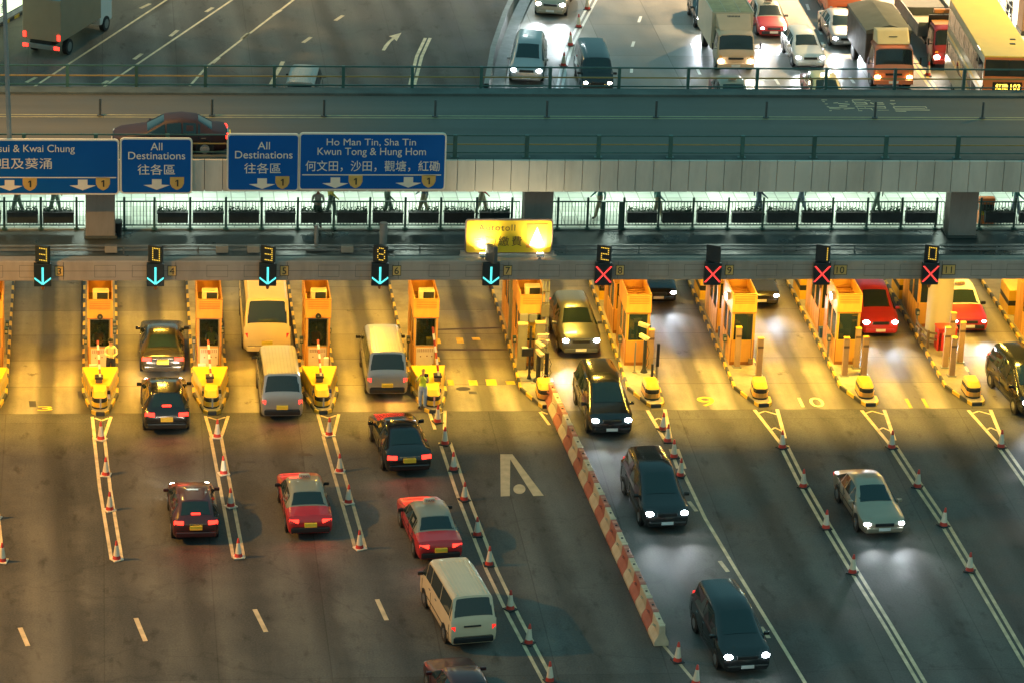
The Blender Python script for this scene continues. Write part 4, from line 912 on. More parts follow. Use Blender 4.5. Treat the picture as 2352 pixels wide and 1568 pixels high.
def cabinet(x, y, w, h, lab):
    t = empty('cabinet', (x, y, 0.155), 0, lab, 'cabinet', 'tall grey cabinets')
    b = MB(); b.bx(-w / 2, w / 2, -0.15, 0.15, 0.0, h); b.build('body', M('cabinet_grey', (0.20, 0.18, 0.12), 0.5, grime=0.3), t, bevel=0.015)
    b = MB(); b.bx(-w / 2 - 0.02, w / 2 + 0.02, -0.17, 0.17, h, h + 0.04); b.build('lid', M('cabinet_cream', (0.50, 0.38, 0.20), 0.5), t)
cabinet(X7 - 0.42, 2.2, 0.38, 2.0, 'tall grey cabinet below the staff notice, left one')
cabinet(X7 + 0.3, 2.1, 0.40, 2.1, 'tall grey cabinet right of the staff notice behind the cameras')
CAMW = M('camera_cream', (0.66, 0.54, 0.34), 0.45)
def cam_body(b, c, yaw, pitch, l=0.42):
    m = Matrix.Translation(c) @ Matrix.Rotation(yaw, 4, 'Z') @ Matrix.Rotation(pitch, 4, 'X')
    for cc, dd in (((0, 0, 0), (0.14, l, 0.13)), ((0, -0.03, 0.08), (0.17, l + 0.08, 0.02))):
        hx, hy, hz = [k / 2 for k in dd]
        P = [Vector((cc[0] + sx * hx, cc[1] + sy * hy, cc[2] + sz * hz)) for sz in (-1, 1) for sx, sy in ((-1, -1), (1, -1), (1, 1), (-1, 1))]
        b.add([m @ p for p in P], [(3, 2, 1, 0), (4, 5, 6, 7), (0, 1, 5, 4), (1, 2, 6, 5), (2, 3, 7, 6), (3, 0, 4, 7)])
def camera_post(x, y, h, r, lab, cams, plate=True):
    t = empty('camera_post', (x, y, 0.155), 0, lab, 'camera post', 'camera posts on the toll islands')
    b = MB(); b.cyl((0, 0, 0), (0, 0, h), r, n=10); b.cyl((0, 0, 0), (0, 0, 0.22), r * 2.2, r, n=10); b.build('pole', BLKP, t, smooth=True)
    if plate: b = MB(); b.bx(-0.3, 0.3, -0.22, 0.22, 0, 0.03); b.build('base_plate', GALV, t)
    for c, yaw, pit in cams: b = MB(); cam_body(b, c, yaw, pit); b.build('camera', CAMW, t, bevel=0.01)
    b = MB(); pts = [(r, -0.05, h * 0.8), (r + 0.09, -0.1, h * 0.62), (r + 0.03, -0.1, h * 0.45), (r + 0.1, -0.08, h * 0.3), (r, 0, h * 0.12)]
    for p, q in zip(pts[:-1], pts[1:]): b.cyl(p, q, 0.012, n=5)
    b.build('cable', BLKP, t)
    return t
camera_post(X7 - 0.22, 1.05, 2.35, 0.05, 'tall dark camera post left of the group on the island right of lane 7', [((0.5, -0.12, 1.95), R(70), R(-8)), ((0.52, -0.05, 1.68), R(70), R(-4))])
t2 = camera_post(X7 + 0.12, 0.75, 1.2, 0.10, 'stout dark camera post in the middle of the group right of lane 7', [((0.0, -0.05, 1.30), R(25), R(12)), ((0.03, 0.1, 1.62), R(30), R(10))])
camera_post(X7 + 0.48, 0.9, 1.25, 0.09, 'stout dark camera post beside lane 8, right one of the group', [])
camera_post(X7 + 0.28, -0.35, 0.75, 0.06, 'short dark sensor post behind the crash cushion right of lane 7', [], False)
t = empty('control_box', (X7 - 0.3, 0.95, 1.25), 0, 'black control box clamped to the tall camera post right of lane 7', 'control box')
b = MB(); b.bx(-0.28, 0.2, -0.12, 0.06, 0, 0.34); b.build('box', BLKP, t, bevel=0.02); b = MB(); b.bx(-0.29, -0.02, -0.13, 0.07, 0.34, 0.37); b.build('lid', GALV, t)
X8 = IX(5)
camera_post(X8 + 0.22, 1.7, 1.55, 0.08, 'dark camera post with two cameras on the island between lanes 8 and 9', [((-0.1, -0.1, 1.62), R(40), R(10)), ((-0.12, 0.05, 2.1), R(55), R(6))])
t = empty('thin_post', (X8 - 0.18, 1.75, 0.155), 0, 'thin grey steel post in front of the booth between lanes 8 and 9', 'post')
b = MB(); b.cyl((0, 0, 0), (0, 0, 1.35), 0.035, n=8); b.build('shaft', STEEL, t, smooth=True); b = MB(); b.cyl((0, 0, 0), (0, 0, 0.05), 0.09, n=8); b.build('foot', STEEL, t)
t = empty('antenna_post', (X8 + 0.50, 0.05, 0.155), 0, 'black antenna post behind the crash cushion between lanes 8 and 9', 'post')
b = MB(); b.bx(-0.06, 0.06, -0.05, 0.05, 0.95, 1.95); b.build('antenna', BLKP, t); b = MB(); b.cyl((-0.02, 0, 0), (-0.02, 0, 0.97), 0.02, n=6); b.cyl((0.03, 0, 0), (0.03, 0, 0.97), 0.012, n=6); b.cyl((-0.2, 0, 0), (-0.2, 0, 1.05), 0.06, n=8); b.build('legs', BLKP, t)

# card readers and small cabinets along the kerbs
for i in range(-1, 9):
    for k, (sx, y, h) in enumerate(((1, 4.15, 1.15), (-1, 3.4, 1.0), (1, 5.6, 0.9))):
        if i == 8 and y < 6.5: y += 3.0
        t = empty('card_reader', (IX(i) + sx * 0.605, y, 0.155), 0, 'small dark toll card reader on the kerb ' + between(i) + ', %s one' % ('nearest' if k == 1 else ('middle' if k == 0 else 'farthest')), 'card reader', 'card readers beside the booths')
        b = MB(); b.bx(-0.035, 0.035, -0.035, 0.035, 0, h - 0.25); b.build('stalk', STEEL, t)
        b = MB(); b.bx(-0.075, 0.075, -0.12, 0.12, h - 0.25, h); b.build('head', M('reader_teal', (0.03, 0.06, 0.065), 0.4), t, bevel=0.015)
        b = MB(); b.bx(-0.05, 0.05, -0.126, -0.1205, h - 0.18, h - 0.06); b.build('screen', M('reader_face', (0.35, 0.33, 0.26), 0.3), t)

# sodium lamps under the canopy, one row behind the beam
for k in range(-2, 11):
    X = IX(k) + 2.245
    t = empty('canopy_lamp', (X, 0.55, 5.72), 0, 'sodium lamp under the canopy over lane %s' % (k + 4) if 0 <= k + 4 <= 11 else 'sodium lamp under the canopy, end of the row', 'lamp', 'sodium lamps under the canopy')
    b = MB(); b.bx(-0.45, 0.45, -0.16, 0.16, 0.0, 0.13); b.build('housing', GALV, t)
    b = MB(); b.bx(-0.40, 0.40, -0.12, 0.12, -0.01, 0.0); b.build('lens', E('sodium_lens', (1.0, 0.58, 0.10), 12.0), t)
    c = (1.0, 0.55, 0.05) if k < 3 else (1.0, 0.60, 0.07)
    lamp('AREA', 'sodium_light', (0, 0, -0.03), TOLL_W * (1.1 if k in (4, 6) else (0.95 if k > 2 else 0.78)), c, t, rot=(R(-12), 0, 0), shape='RECTANGLE', size=1.1, size_y=0.25)
    if k >= -1 and k % 2 == 0:
        l2 = lamp('AREA', 'sodium_light', (0, 7.5, -0.03), TOLL_W * 0.9, c, t, rot=(0, 0, 0), shape='RECTANGLE', size=1.2, size_y=0.3)

# ================================================================== vehicles (built facing +y, then turned)
# a station: (y, half width, z bottom, z mid, z belt, half width of the top, z top)
SEDAN = [(2.30, .66, .30, .44, .54, .58, .60), (2.22, .78, .22, .48, .62, .70, .69), (1.95, .86, .20, .50, .72, .77, .79), (0.98, .875, .20, .52, .86, .74, .94), (0.20, .875, .20, .52, .90, .60, 1.38), (-0.45, .875, .20, .52, .91, .61, 1.44), (-1.05, .875, .20, .52, .92, .58, 1.39),
         (-1.72, .87, .20, .52, .93, .72, 1.00), (-2.12, .85, .22, .52, .90, .74, .96), (-2.26, .80, .28, .52, .78, .70, .84), (-2.32, .72, .34, .50, .62, .64, .66)]
TAXIS = [(2.33, .70, .30, .44, .54, .62, .62), (2.28, .80, .22, .48, .64, .74, .72), (1.95, .84, .20, .50, .74, .78, .80), (0.95, .848, .20, .52, .86, .76, .92), (0.38, .848, .20, .52, .90, .64, 1.42), (-0.35, .848, .20, .52, .91, .65, 1.49), (-1.05, .848, .20, .52, .92, .63, 1.43),
         (-1.50, .845, .20, .52, .93, .74, 1.00), (-2.22, .83, .22, .52, .90, .76, .94), (-2.32, .80, .28, .52, .80, .72, .84), (-2.36, .74, .34, .50, .62, .66, .66)]
HATCH = [(2.05, .66, .30, .44, .56, .58, .62), (1.98, .78, .22, .48, .66, .70, .73), (1.7, .85, .20, .50, .78, .76, .84), (0.95, .87, .20, .54, .92, .74, 1.0), (0.2, .87, .20, .54, .96, .62, 1.46), (-0.5, .87, .20, .54, .97, .63, 1.54), (-1.45, .87, .20, .54, .98, .60, 1.50),
         (-1.95, .85, .24, .54, .98, .66, 1.06), (-2.05, .80, .30, .54, .86, .70, .92), (-2.1, .74, .36, .5, .66, .66, .70)]
MPV = [(2.38, .70, .28, .46, .60, .62, .68), (2.28, .82, .22, .50, .74, .72, .82), (1.95, .89, .20, .54, .88, .78, .96), (1.35, .90, .20, .56, 1.0, .76, 1.10), (0.35, .90, .20, .56, 1.04, .68, 1.70), (-0.5, .90, .20, .56, 1.05, .70, 1.80), (-1.9, .90, .20, .56, 1.06, .67, 1.76),
       (-2.25, .88, .24, .56, 1.06, .72, 1.16), (-2.36, .84, .30, .56, .92, .74, .98), (-2.42, .78, .36, .5, .7, .7, .74)]
SUV = [(2.2, .70, .34, .50, .64, .62, .72), (2.12, .82, .28, .54, .80, .72, .88), (1.8, .88, .26, .58, .92, .78, 1.0), (0.95, .89, .26, .60, 1.04, .76, 1.10), (0.2, .89, .26, .60, 1.08, .64, 1.60), (-0.5, .89, .26, .60, 1.09, .66, 1.68), (-1.65, .89, .26, .60, 1.10, .63, 1.64),
       (-2.02, .87, .28, .60, 1.08, .70, 1.16), (-2.12, .84, .34, .60, .94, .72, 1.0), (-2.18, .78, .40, .54, .74, .7, .78)]
HIACE = [(2.32, .66, .30, .46, .60, .60, .66), (2.28, .78, .22, .50, .78, .70, .84), (2.12, .84, .20, .56, 1.0, .74, 1.06), (1.92, .845, .20, .60, 1.12, .75, 1.18), (1.30, .845, .20, .60, 1.18, .70, 1.88), (0.6, .845, .20, .60, 1.18, .72, 1.97), (-2.05, .845, .20, .60, 1.18, .71, 1.96),
         (-2.28, .84, .24, .60, 1.14, .78, 1.20), (-2.33, .82, .30, .60, 1.0, .76, 1.06), (-2.36, .78, .36, .5, .7, .72, .74)]
COASTER = [(3.2, .80, .34, .56, .80, .74, .90), (3.14, .92, .28, .62, 1.0, .84, 1.08), (2.95, 1.0, .28, .70, 1.25, .90, 1.34), (2.85, 1.0, .28, .7, 1.3, .9, 1.4), (2.35, 1.01, .28, .7, 1.4, .86, 2.4), (1.6, 1.01, .28, .7, 1.4, .88, 2.55), (-2.9, 1.01, .28, .7, 1.4, .88, 2.55),
           (-3.15, 1.0, .32, .7, 1.35, .92, 1.42), (-3.2, .98, .4, .7, 1.1, .9, 1.2), (-3.22, .94, .45, .6, .8, .88, .84)]
def section(st):
    y, w, zb, zm, zl, wr, zr = st
    return [(0, zb), (w * .86, zb), (w * .97, zb + .10), (w, zm), (w * .985, zl), (wr, zr - (zr - zl) * 0.10 - 0.012), (wr * .86, zr), (wr * .45, zr + .018), (0, zr + .024)]
def loft(sts, mats, parent, roof_mat=None, cab=None):
    """one closed body; faces above the belt between the stations of cab get roof_mat"""
    b = MB(); secs = []
    for st in sts:
        p = section(st); full = [(x, st[0], z) for x, z in p] + [(-x, st[0], z) for x, z in reversed(p[1:-1])]
        secs.append(full)
    n = len(secs[0]); vs = [p for s_ in secs for p in s_]; fs = []; ms = []
    for i in range(len(secs) - 1):
        for k in range(n):
            fs.append((i * n + k, i * n + (k + 1) % n, (i + 1) * n + (k + 1) % n, (i + 1) * n + k))
            ms.append(1 if (roof_mat and cab and cab[0] <= i < cab[1] and 4 <= k <= n - 5) else 0)
    k0 = len(b.v); b.v += vs
    for f, m in zip(fs, ms): b.f.append(list(f)); b.m.append(m)
    b.f.append(list(range(n))); b.m.append(0); b.f.append([(len(secs) - 1) * n + k for k in range(n)][::-1]); b.m.append(0)
    return b.build('body', mats if isinstance(mats, list) else [mats], parent, smooth=True)
def lerp(a, b, t): return Vector(a) * (1 - t) + Vector(b) * t
def glass_top(name, s0, s1, parent, e0=0.07, e1=0.07, inx=0.90, lift=0.012):
    """windscreen / rear window on the top strip between two stations"""
    def line(st):
        p = section(st); P = [(x, st[0], z) for x, z in p[5:]]
        return [(x * inx, y, z) for x, y, z in P] + [(-x * inx, y, z) for x, y, z in reversed(P[:-1])]
    A = line(s0); B = line(s1); rows = []
    for t in (e0, 0.5, 1 - e1): rows.append([lerp(a, c, t) for a, c in zip(A, B)])
    m = len(A); mid = m // 2
    nrm = (rows[2][mid] - rows[0][mid]).cross(Vector((1, 0, 0)))
    if nrm.z < 0: nrm = -nrm
    nrm.normalize()
    b = MB(); vs = [p + nrm * lift for r_ in rows for p in r_]
    b.add(vs, [(j * m + i, j * m + i + 1, (j + 1) * m + i + 1, (j + 1) * m + i) for j in range(2) for i in range(m - 1)])
    return b.build(name, GLASS, parent, smooth=True)
def glass_side(sts, i0, i1, parent, splits=()):
    for s in (-1, 1):
        for i in range(i0, i1):
            a = section(sts[i]); c = section(sts[i + 1])
            q = [(a[4][0], sts[i][0], a[4][1]), (c[4][0], sts[i + 1][0], c[4][1]), (c[5][0], sts[i + 1][0], c[5][1]), (a[5][0], sts[i][0], a[5][1])]
            nsub = 2 if abs(sts[i][0] - sts[i + 1][0]) > 1.6 else 1
            for k in range(nsub):
                f0 = k / nsub; f1 = (k + 1) / nsub
                Q = [lerp(q[0], q[1], f0), lerp(q[0], q[1], f1), lerp(q[3], q[2], f1), lerp(q[3], q[2], f0)]
                cen = (Q[0] + Q[1] + Q[2] + Q[3]) / 4
                lo = [Q[0] * .93 + Q[3] * .07, Q[1] * .93 + Q[2] * .07]; hi = [Q[1] * .08 + Q[2] * .92, Q[0] * .08 + Q[3] * .92]
                P = lo + hi; dy = 0.035
                P = [Vector((p.x + 0.012, p.y + (-dy if p.y > cen.y else dy) if abs(p.y - cen.y) > dy else p.y, p.z + 0.004)) for p in P]
                b = MB(); b.add([(s * p.x, p.y, p.z) for p in P], [(0, 1, 2, 3)]); b.build('side_window', GLASS, parent)
def wheels(parent, ys, w, r=0.31, tw=0.2):
    for y in ys:
        for s in (-1, 1):
            b = MB(); b.cyl((s * (w - tw + 0.01), y, r), (s * (w + 0.012), y, r), r, n=18); wh = b.build('wheel', RUBBER, parent, smooth=True)
            b = MB(); b.cyl((s * (w + 0.0), y, r), (s * (w + 0.02), y, r), r * 0.62, n=14); b.build('rim', CHROME if r < 0.4 else STEEL, wh, smooth=True)
def patch(name, mat, parent, x, y, z, sx, sy, sz, mirror=True, bevel=0.02, rz=0.0):
    o = None
    for s in ((-1, 1) if mirror else (1,)):
        b = MB(); b.box((s * x, y, z), (sx, sy, sz), rz=s * rz); o = b.build(name, mat, parent, bevel=bevel)
    return o
def beams(root, y, z, w, energy, c, spread=80, tilt=5):
    for s in (-1, 1):
        lamp('SPOT', 'headlight_beam', (s * w, y + 0.12, z), energy, c, root, rot=(R(90 - tilt), 0, 0), spot_size=R(spread), spot_blend=1.0, shadow_soft_size=0.12)
COOL = (0.86, 0.93, 1.0); WARM = (1.0, 0.88, 0.70)
KINDS = {'sedan': (SEDAN, 3, 6, 7), 'taxi': (TAXIS, 3, 6, 7), 'hatchback': (HATCH, 3, 6, 7), 'people_carrier': (MPV, 3, 6, 7), 'suv': (SUV, 3, 6, 7), 'van': (HIACE, 3, 6, 7), 'minibus': (COASTER, 3, 6, 7)}
CATS = {'sedan': 'car', 'taxi': 'taxi', 'hatchback': 'car', 'people_carrier': 'car', 'suv': 'car', 'van': 'van', 'minibus': 'minibus'}
def car(kind, pos, heading, mat, label, front=None, rear='dim', group=None, roof=None, ribs=False, name=None, power=1.0, sign=False, scale=1.0, plate=True, brake3=False, bar=False):
    """pos: the middle of the near end (rear bumper if heading is up the picture, front bumper if towards the camera)"""
    sts, ws, rr, rb = KINDS[kind]
    Lf = sts[0][0]; Lr = sts[-1][0]; W = max(s[1] for s in sts)
    h = R(heading); d = Vector((math.sin(h), math.cos(h)))
    near = Lr if math.cos(h) > 0 else Lf
    root = empty(name or kind, (pos[0] - d.x * near * scale, pos[1] - d.y * near * scale, 0.012), -h, label, CATS[kind], group)
    root.scale = (scale,) * 3
    loft(sts, [mat] + ([roof] if roof else []), root, roof, (ws, rb))
    glass_top('windscreen', sts[ws], sts[ws + 1], root)
    glass_top('rear_window', sts[rr], sts[rb], root, 0.08 if kind not in ('van', 'minibus') else 0.10, 0.10)
    glass_side(sts, ws, rb, root)
    wy = 1.36 if kind in ('sedan', 'taxi') else (1.25 if kind in ('hatchback', 'suv') else 1.45)
    if kind == 'minibus': wy = 1.9
    for y in (wy, -wy):
        for s in (-1, 1): b = MB(); b.cyl((s * (W - 0.1), y, 0.32), (s * (W + 0.006), y, 0.32), 0.375, n=18); b.build('wheel_arch', BLACK, root, smooth=True)
    wheels(root, (wy, -wy), W)
    zf = {'sedan': .60, 'taxi': .62, 'hatchback': .66, 'people_carrier': .76, 'suv': .80, 'van': .80, 'minibus': .86}[kind]
    zt = {'sedan': .78, 'taxi': .76, 'hatchback': .86, 'people_carrier': .98, 'suv': .95, 'van': .78, 'minibus': .95}[kind]
    hm = {None: HEAD_OFF, 'cool': HEAD_C, 'warm': HEAD_W, 'amber': HEAD_O}[front]
    fx = W * 0.73
    for s in (-1, 1): b = MB(); b.sphere((s * fx, Lf - 0.14, zf), 1.0, n=14, k=8, sc=(0.16, 0.16, 0.085)); b.build('headlight', hm, root, smooth=True)
    tm = {'on': TAIL_ON, 'dim': TAIL_DIM}[rear]
    if kind in ('van', 'people_carrier', 'suv', 'minibus'): patch('tail_light', tm, root, W * (0.74 if kind == 'people_carrier' else 0.86), Lr + 0.09, zt, 0.15, 0.16, 0.34, rz=R(8))
    else: patch('tail_light', tm, root, W * 0.72, Lr + 0.10, zt, 0.36, 0.16, 0.15, rz=R(8))
    patch('grille', BLACK, root, 0, Lf - 0.055, zf - 0.02, W * 0.85, 0.14, 0.13, False)
    patch('front_bumper', mat if kind != 'taxi' else BLACK, root, 0, Lf - 0.06, 0.38, W * 1.6, 0.20, 0.20, False, 0.05)
    patch('rear_bumper', mat if kind not in ('van', 'taxi') else BLACK, root, 0, Lr + 0.06, 0.42, W * 1.72, 0.22, 0.22, False, 0.05)
    if plate:
        patch('number_plate', WHITE_P, root, 0, Lf + 0.045, 0.42, 0.46, 0.02, 0.12, False, 0.0)
        zp = {'sedan': .70, 'taxi': .64, 'hatchback': .70, 'people_carrier': .72, 'suv': .78, 'van': .66, 'minibus': .7}[kind]
        patch('number_plate', YELLOW_P, root, 0, Lr - (0.052 if zp > 0.6 else 0.06), zp, 0.46, 0.10, 0.15, False, 0.0)
    zmir = sts[ws][4] + 0.06
    patch('wing_mirror', BLACK if kind in ('van', 'minibus', 'taxi') else mat, root, W + 0.09, sts[ws][0] - 0.18, zmir, 0.20, 0.10, 0.13, True, 0.03)
    for s in (-1, 1):
        b = MB(); b.box((s * (W + 0.008), sts[ws + 1][0] - 0.62, sts[ws][4] - 0.10), (0.02, 0.18, 0.035)); b.box((s * (W + 0.008), sts[ws + 1][0] - 1.5, sts[ws][4] - 0.10), (0.02, 0.18, 0.035)); b.build('door_handle', CHROME, root)
    if kind in ('sedan', 'people_carrier', 'suv', 'hatchback'):
        patch('boot_trim', CHROME, root, 0, Lr + 0.015, zp + 0.12 if plate else .8, W * 0.9, 0.03, 0.025, False, 0.0)
    if brake3: patch('brake_light', TAIL_ON, root, 0, sts[rb][0] + 0.05, sts[rb][6] + 0.10, 0.34, 0.05, 0.06, False, 0.0)
    if bar: patch('tailgate_bar', BLACK, root, -0.05, Lr - 0.004, 0.94, 0.62, 0.06, 0.05, False, 0.01)
    if ribs:
        b = MB(); y0 = sts[ws + 1][0] - 0.1; y1 = sts[rr][0] + 0.08; z0 = sts[rr][6]
        for k in range(9):
            x = (k - 4) * 0.135; b.bx(x - 0.018, x + 0.018, y1, y0 - 0.35, z0 + 0.005, z0 + 0.036)
        b.build('roof_ribs', mat, root, bevel=0.006)
    if kind == 'taxi':
        b = MB(); b.box((0, sts[ws + 1][0] - 0.32, sts[5][6] + 0.10), (0.46, 0.16, 0.14), taper=0.85); sg = b.build('taxi_sign', E('taxi_sign_lit', (1.0, 0.9, 0.7), 4.0, (0.8, 0.8, 0.7)) if sign else M('taxi_sign_white', (0.5, 0.45, 0.35), 0.4), root, bevel=0.03)
        for rt, yy in (((R(90), 0, R(180)), 0.09), ((R(90), 0, 0), -0.09)):
            text_obj('lettering', 'TAXI', 0.1, M('taxi_ink', (0.35, 0.02, 0.02), 0.5), (0, sts[ws + 1][0] - 0.32 + yy, sts[5][6] + 0.10), rt, root, bold=0.004, fit=(0.3, 0.09))
    b = MB()       # shut lines of the doors, bonnet and boot lid
    ym = sts[ws + 1][0] - 0.75; ye = sts[rr][0] - 0.05
    for s in (-1, 1):
        for y in (sts[ws][0] - 0.12, ym, ye): b.box((s * (W + 0.001), y, 0.62), (0.012, 0.018, 0.66))
        b.bx(s * (W + 0.004), s * (W - 0.004), ye, sts[ws][0] - 0.12, 0.30, 0.315)
        b.bx(s * (W + 0.010), s * (W - 0.004), ye, sts[ws][0] - 0.12, 0.55, 0.585)
    b.bx(-W * 0.8, W * 0.8, Lr - 0.012, Lr + 0.05, 0.545, 0.56)
    b.build('shut_lines', BLACK, root)
    b = MB()
    for x in (-0.35, 0.30):
        a = Vector((x, sts[ws][0] - 0.04, sts[ws][6] + 0.03)); b.cyl(a, (x + 0.34, sts[ws][0] - 0.22, sts[ws][6] + 0.13), 0.012, n=4)
    b.build('wipers', BLACK, root)
    if rear == 'on':
        lamp('AREA', 'tail_glow', (0, Lr - 0.12, zt - 0.1), 8, (1.0, 0.05, 0.02), root, rot=(R(-75), 0, 0), shape='RECTANGLE', size=1.5, size_y=0.12)
    if front: beams(root, Lf, zf, fx, (CAR_W * power), COOL if front == 'cool' else WARM)
    return root

P_BLACK = paint('black', (0.010, 0.012, 0.013), 0.16); P_GREY = paint('dark_grey', (0.05, 0.045, 0.035), 0.22, 0.4); P_SILV = paint('silver', (0.36, 0.36, 0.36), 0.32, 0.5)
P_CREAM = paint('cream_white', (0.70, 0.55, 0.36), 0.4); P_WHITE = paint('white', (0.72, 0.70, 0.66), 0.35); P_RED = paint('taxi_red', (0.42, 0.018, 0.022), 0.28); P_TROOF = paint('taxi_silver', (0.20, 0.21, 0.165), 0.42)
P_MAROON = paint('maroon', (0.05, 0.008, 0.010), 0.35); P_BEIGE = paint('beige', (0.34, 0.29, 0.21), 0.3, 0.4); P_REDM = paint('bright_red', (0.40, 0.022, 0.020), 0.28); P_YEL = paint('coach_cream', (0.80, 0.62, 0.30), 0.4)
def at(px, py, z=0.25):
    p = G(px, py, z); return (p.x, p.y)
# leaving through the gates
car('sedan', at(374, 856), 0.5, P_GREY, 'dark grey sedan with lit tail lights in lane 4, behind it another black car', rear='on', scale=1.05)
car('hatchback', at(383, 988), -1, P_BLACK, 'black car with a red brake light, just past the gate of lane 4', rear='on', front='warm', power=0.5, brake3=True, scale=1.05)
car('minibus', at(613, 810), 0.5, P_YEL, 'cream minibus inside the gate of lane 5', rear='dim')
car('van', at(648, 956), -0.5, P_SILV, 'silver van with ribbed roof leaving the gate of lane 5', rear='on', ribs=True)
car('van', at(889, 905), 0, P_SILV, 'silver grey van in lane 6 beside the man in the yellow vest', rear='on', ribs=True)
car('sedan', at(940, 1083), -5, P_BLACK, 'black sedan turning out of lane 6, above the red taxis', rear='on', scale=1.06)
car('taxi', at(713, 1226), -3, P_RED, 'red taxi with silver roof on the line below lane 5', rear='on', roof=P_TROOF)
car('hatchback', at(450, 1236), -2, P_MAROON, 'dark maroon car with long red tail lights below lane 4', rear='on', front='warm', power=0.5, brake3=True)
car('taxi', at(1012, 1284), -6, P_RED, 'red taxi with braking lights just above the cream van', rear='on', roof=P_TROOF)
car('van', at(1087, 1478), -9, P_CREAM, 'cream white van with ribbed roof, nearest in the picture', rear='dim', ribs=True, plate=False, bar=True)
p = G(1040, 1512, 0.62); car('sedan', (p.x + 0.45, p.y - 4.62), -9, P_MAROON, 'dark red car cut off by the bottom edge below the cream van', rear='dim')
# coming out towards the camera
car('suv', at(1334, 812), 179, paint('grey_brown', (0.055, 0.062, 0.07), 0.3, 0.0), 'grey brown car with bright headlights in the gate of lane 8', front='cool')
car('people_carrier', at(1405, 995), 178, P_BLACK, 'black people carrier just out of lane 8 beside the plastic barriers', front='cool')
car('people_carrier', at(1532, 1210), 176, P_BLACK, 'black people carrier halfway down the lane beside the plastic barriers', front='cool')
car('people_carrier', at(1716, 1540), 174, P_BLACK, 'black people carrier nearest the bottom edge, right of the barriers', front='cool', power=0.8)
car('sedan', at(2031, 1224), 176, P_BEIGE, 'beige sedan with bright headlights below lanes 10 and 11', front='cool')
car('people_carrier', at(2392, 952), 174, P_BLACK, 'black car with bright headlights cut off by the right edge', front='cool', power=1.6)
car('sedan', at(1512, 692), 180, P_BLACK, 'black sedan waiting behind the booth right of lane 8', front='cool', power=0.7)
car('sedan', at(1748, 699), 180, P_GREY, 'dark grey sedan waiting behind the booth right of lane 9', front='cool', power=0.7)
car('people_carrier', at(2022, 766), 180, P_REDM, 'red people carrier with bright headlights in lane 10', front='cool', scale=0.94, power=0.8)
car('taxi', at(2226, 758), 180, P_RED, 'red taxi with pale roof waiting right of the round column', front='cool', roof=P_WHITE)
# the road beyond the flyover
car('people_carrier', at(1263, 33), 192, P_BEIGE, 'pale car with bright headlights cut off by the top edge beside the curved wall', front='cool', power=1.6)
car('people_carrier', at(1208, 186), 189, P_SILV, 'silver people carrier beside the curved wall beyond the flyover', front='cool', power=1.6)
p = G(1373, 193, 0.8); car('van', (p.x, p.y), 182, P_BLACK, 'dark van behind the flyover railing on the wet road', front='warm', power=0.8)
car('hatchback', at(1634, 62), 181, P_BLACK, 'dark car half hidden behind the tall box truck', front='cool', power=1.2)
car('taxi', at(1777, 82), 180, P_RED, 'red taxi behind and right of the box truck', front='cool', roof=P_TROOF, power=1.2)
car('hatchback', at(1861, 152), 179, P_WHITE, 'white car with blue-white headlights right of the box truck', front='cool', power=1.2)
p = G(1890, 168, 1.45); car('taxi', (p.x, p.y - 3.0), 179, P_RED, 'taxi with a lit roof sign behind the flyover railing below the white car', front='cool', roof=P_YEL, sign=True, power=0.6)
p = G(1676, 178, 1.45); car('taxi', (p.x, p.y - 3.0), 180, P_RED, 'taxi in front of the box truck, mostly hidden by the flyover', front='warm', roof=P_TROOF, power=0.4)
car('sedan', at(1946, 105), 180, P_SILV, 'silver car half hidden behind the canvas truck', front='cool', power=1.5)
car('minibus', at(1938, 42), 181, paint('bus_orange', (0.62, 0.12, 0.02), 0.4), 'orange minibus cut off by the top edge behind the canvas truck', front=None)
p = G(688, 198, 1.96); car('van', (p.x, p.y + 0.2), 8, paint('dull_silver', (0.24, 0.22, 0.18), 0.4), 'pale van behind the flyover railing on the road left of centre', rear='on', ribs=True)
p = G(392, 300, 10.9); fc = car('sedan', (p.x + 2.3, p.y), -90, M('faded_maroon', (0.035, 0.009, 0.010), 0.6), 'dark red car on the flyover above the gap between the blue signs', rear='on'); fc.location = (p.x, 1.78, 9.915); fc.rotation_euler = (0, 0, R(90))
car('hatchback', at(2122, 28), 180, P_BLACK, 'dark car behind the flatbed truck at the top edge', front=None)

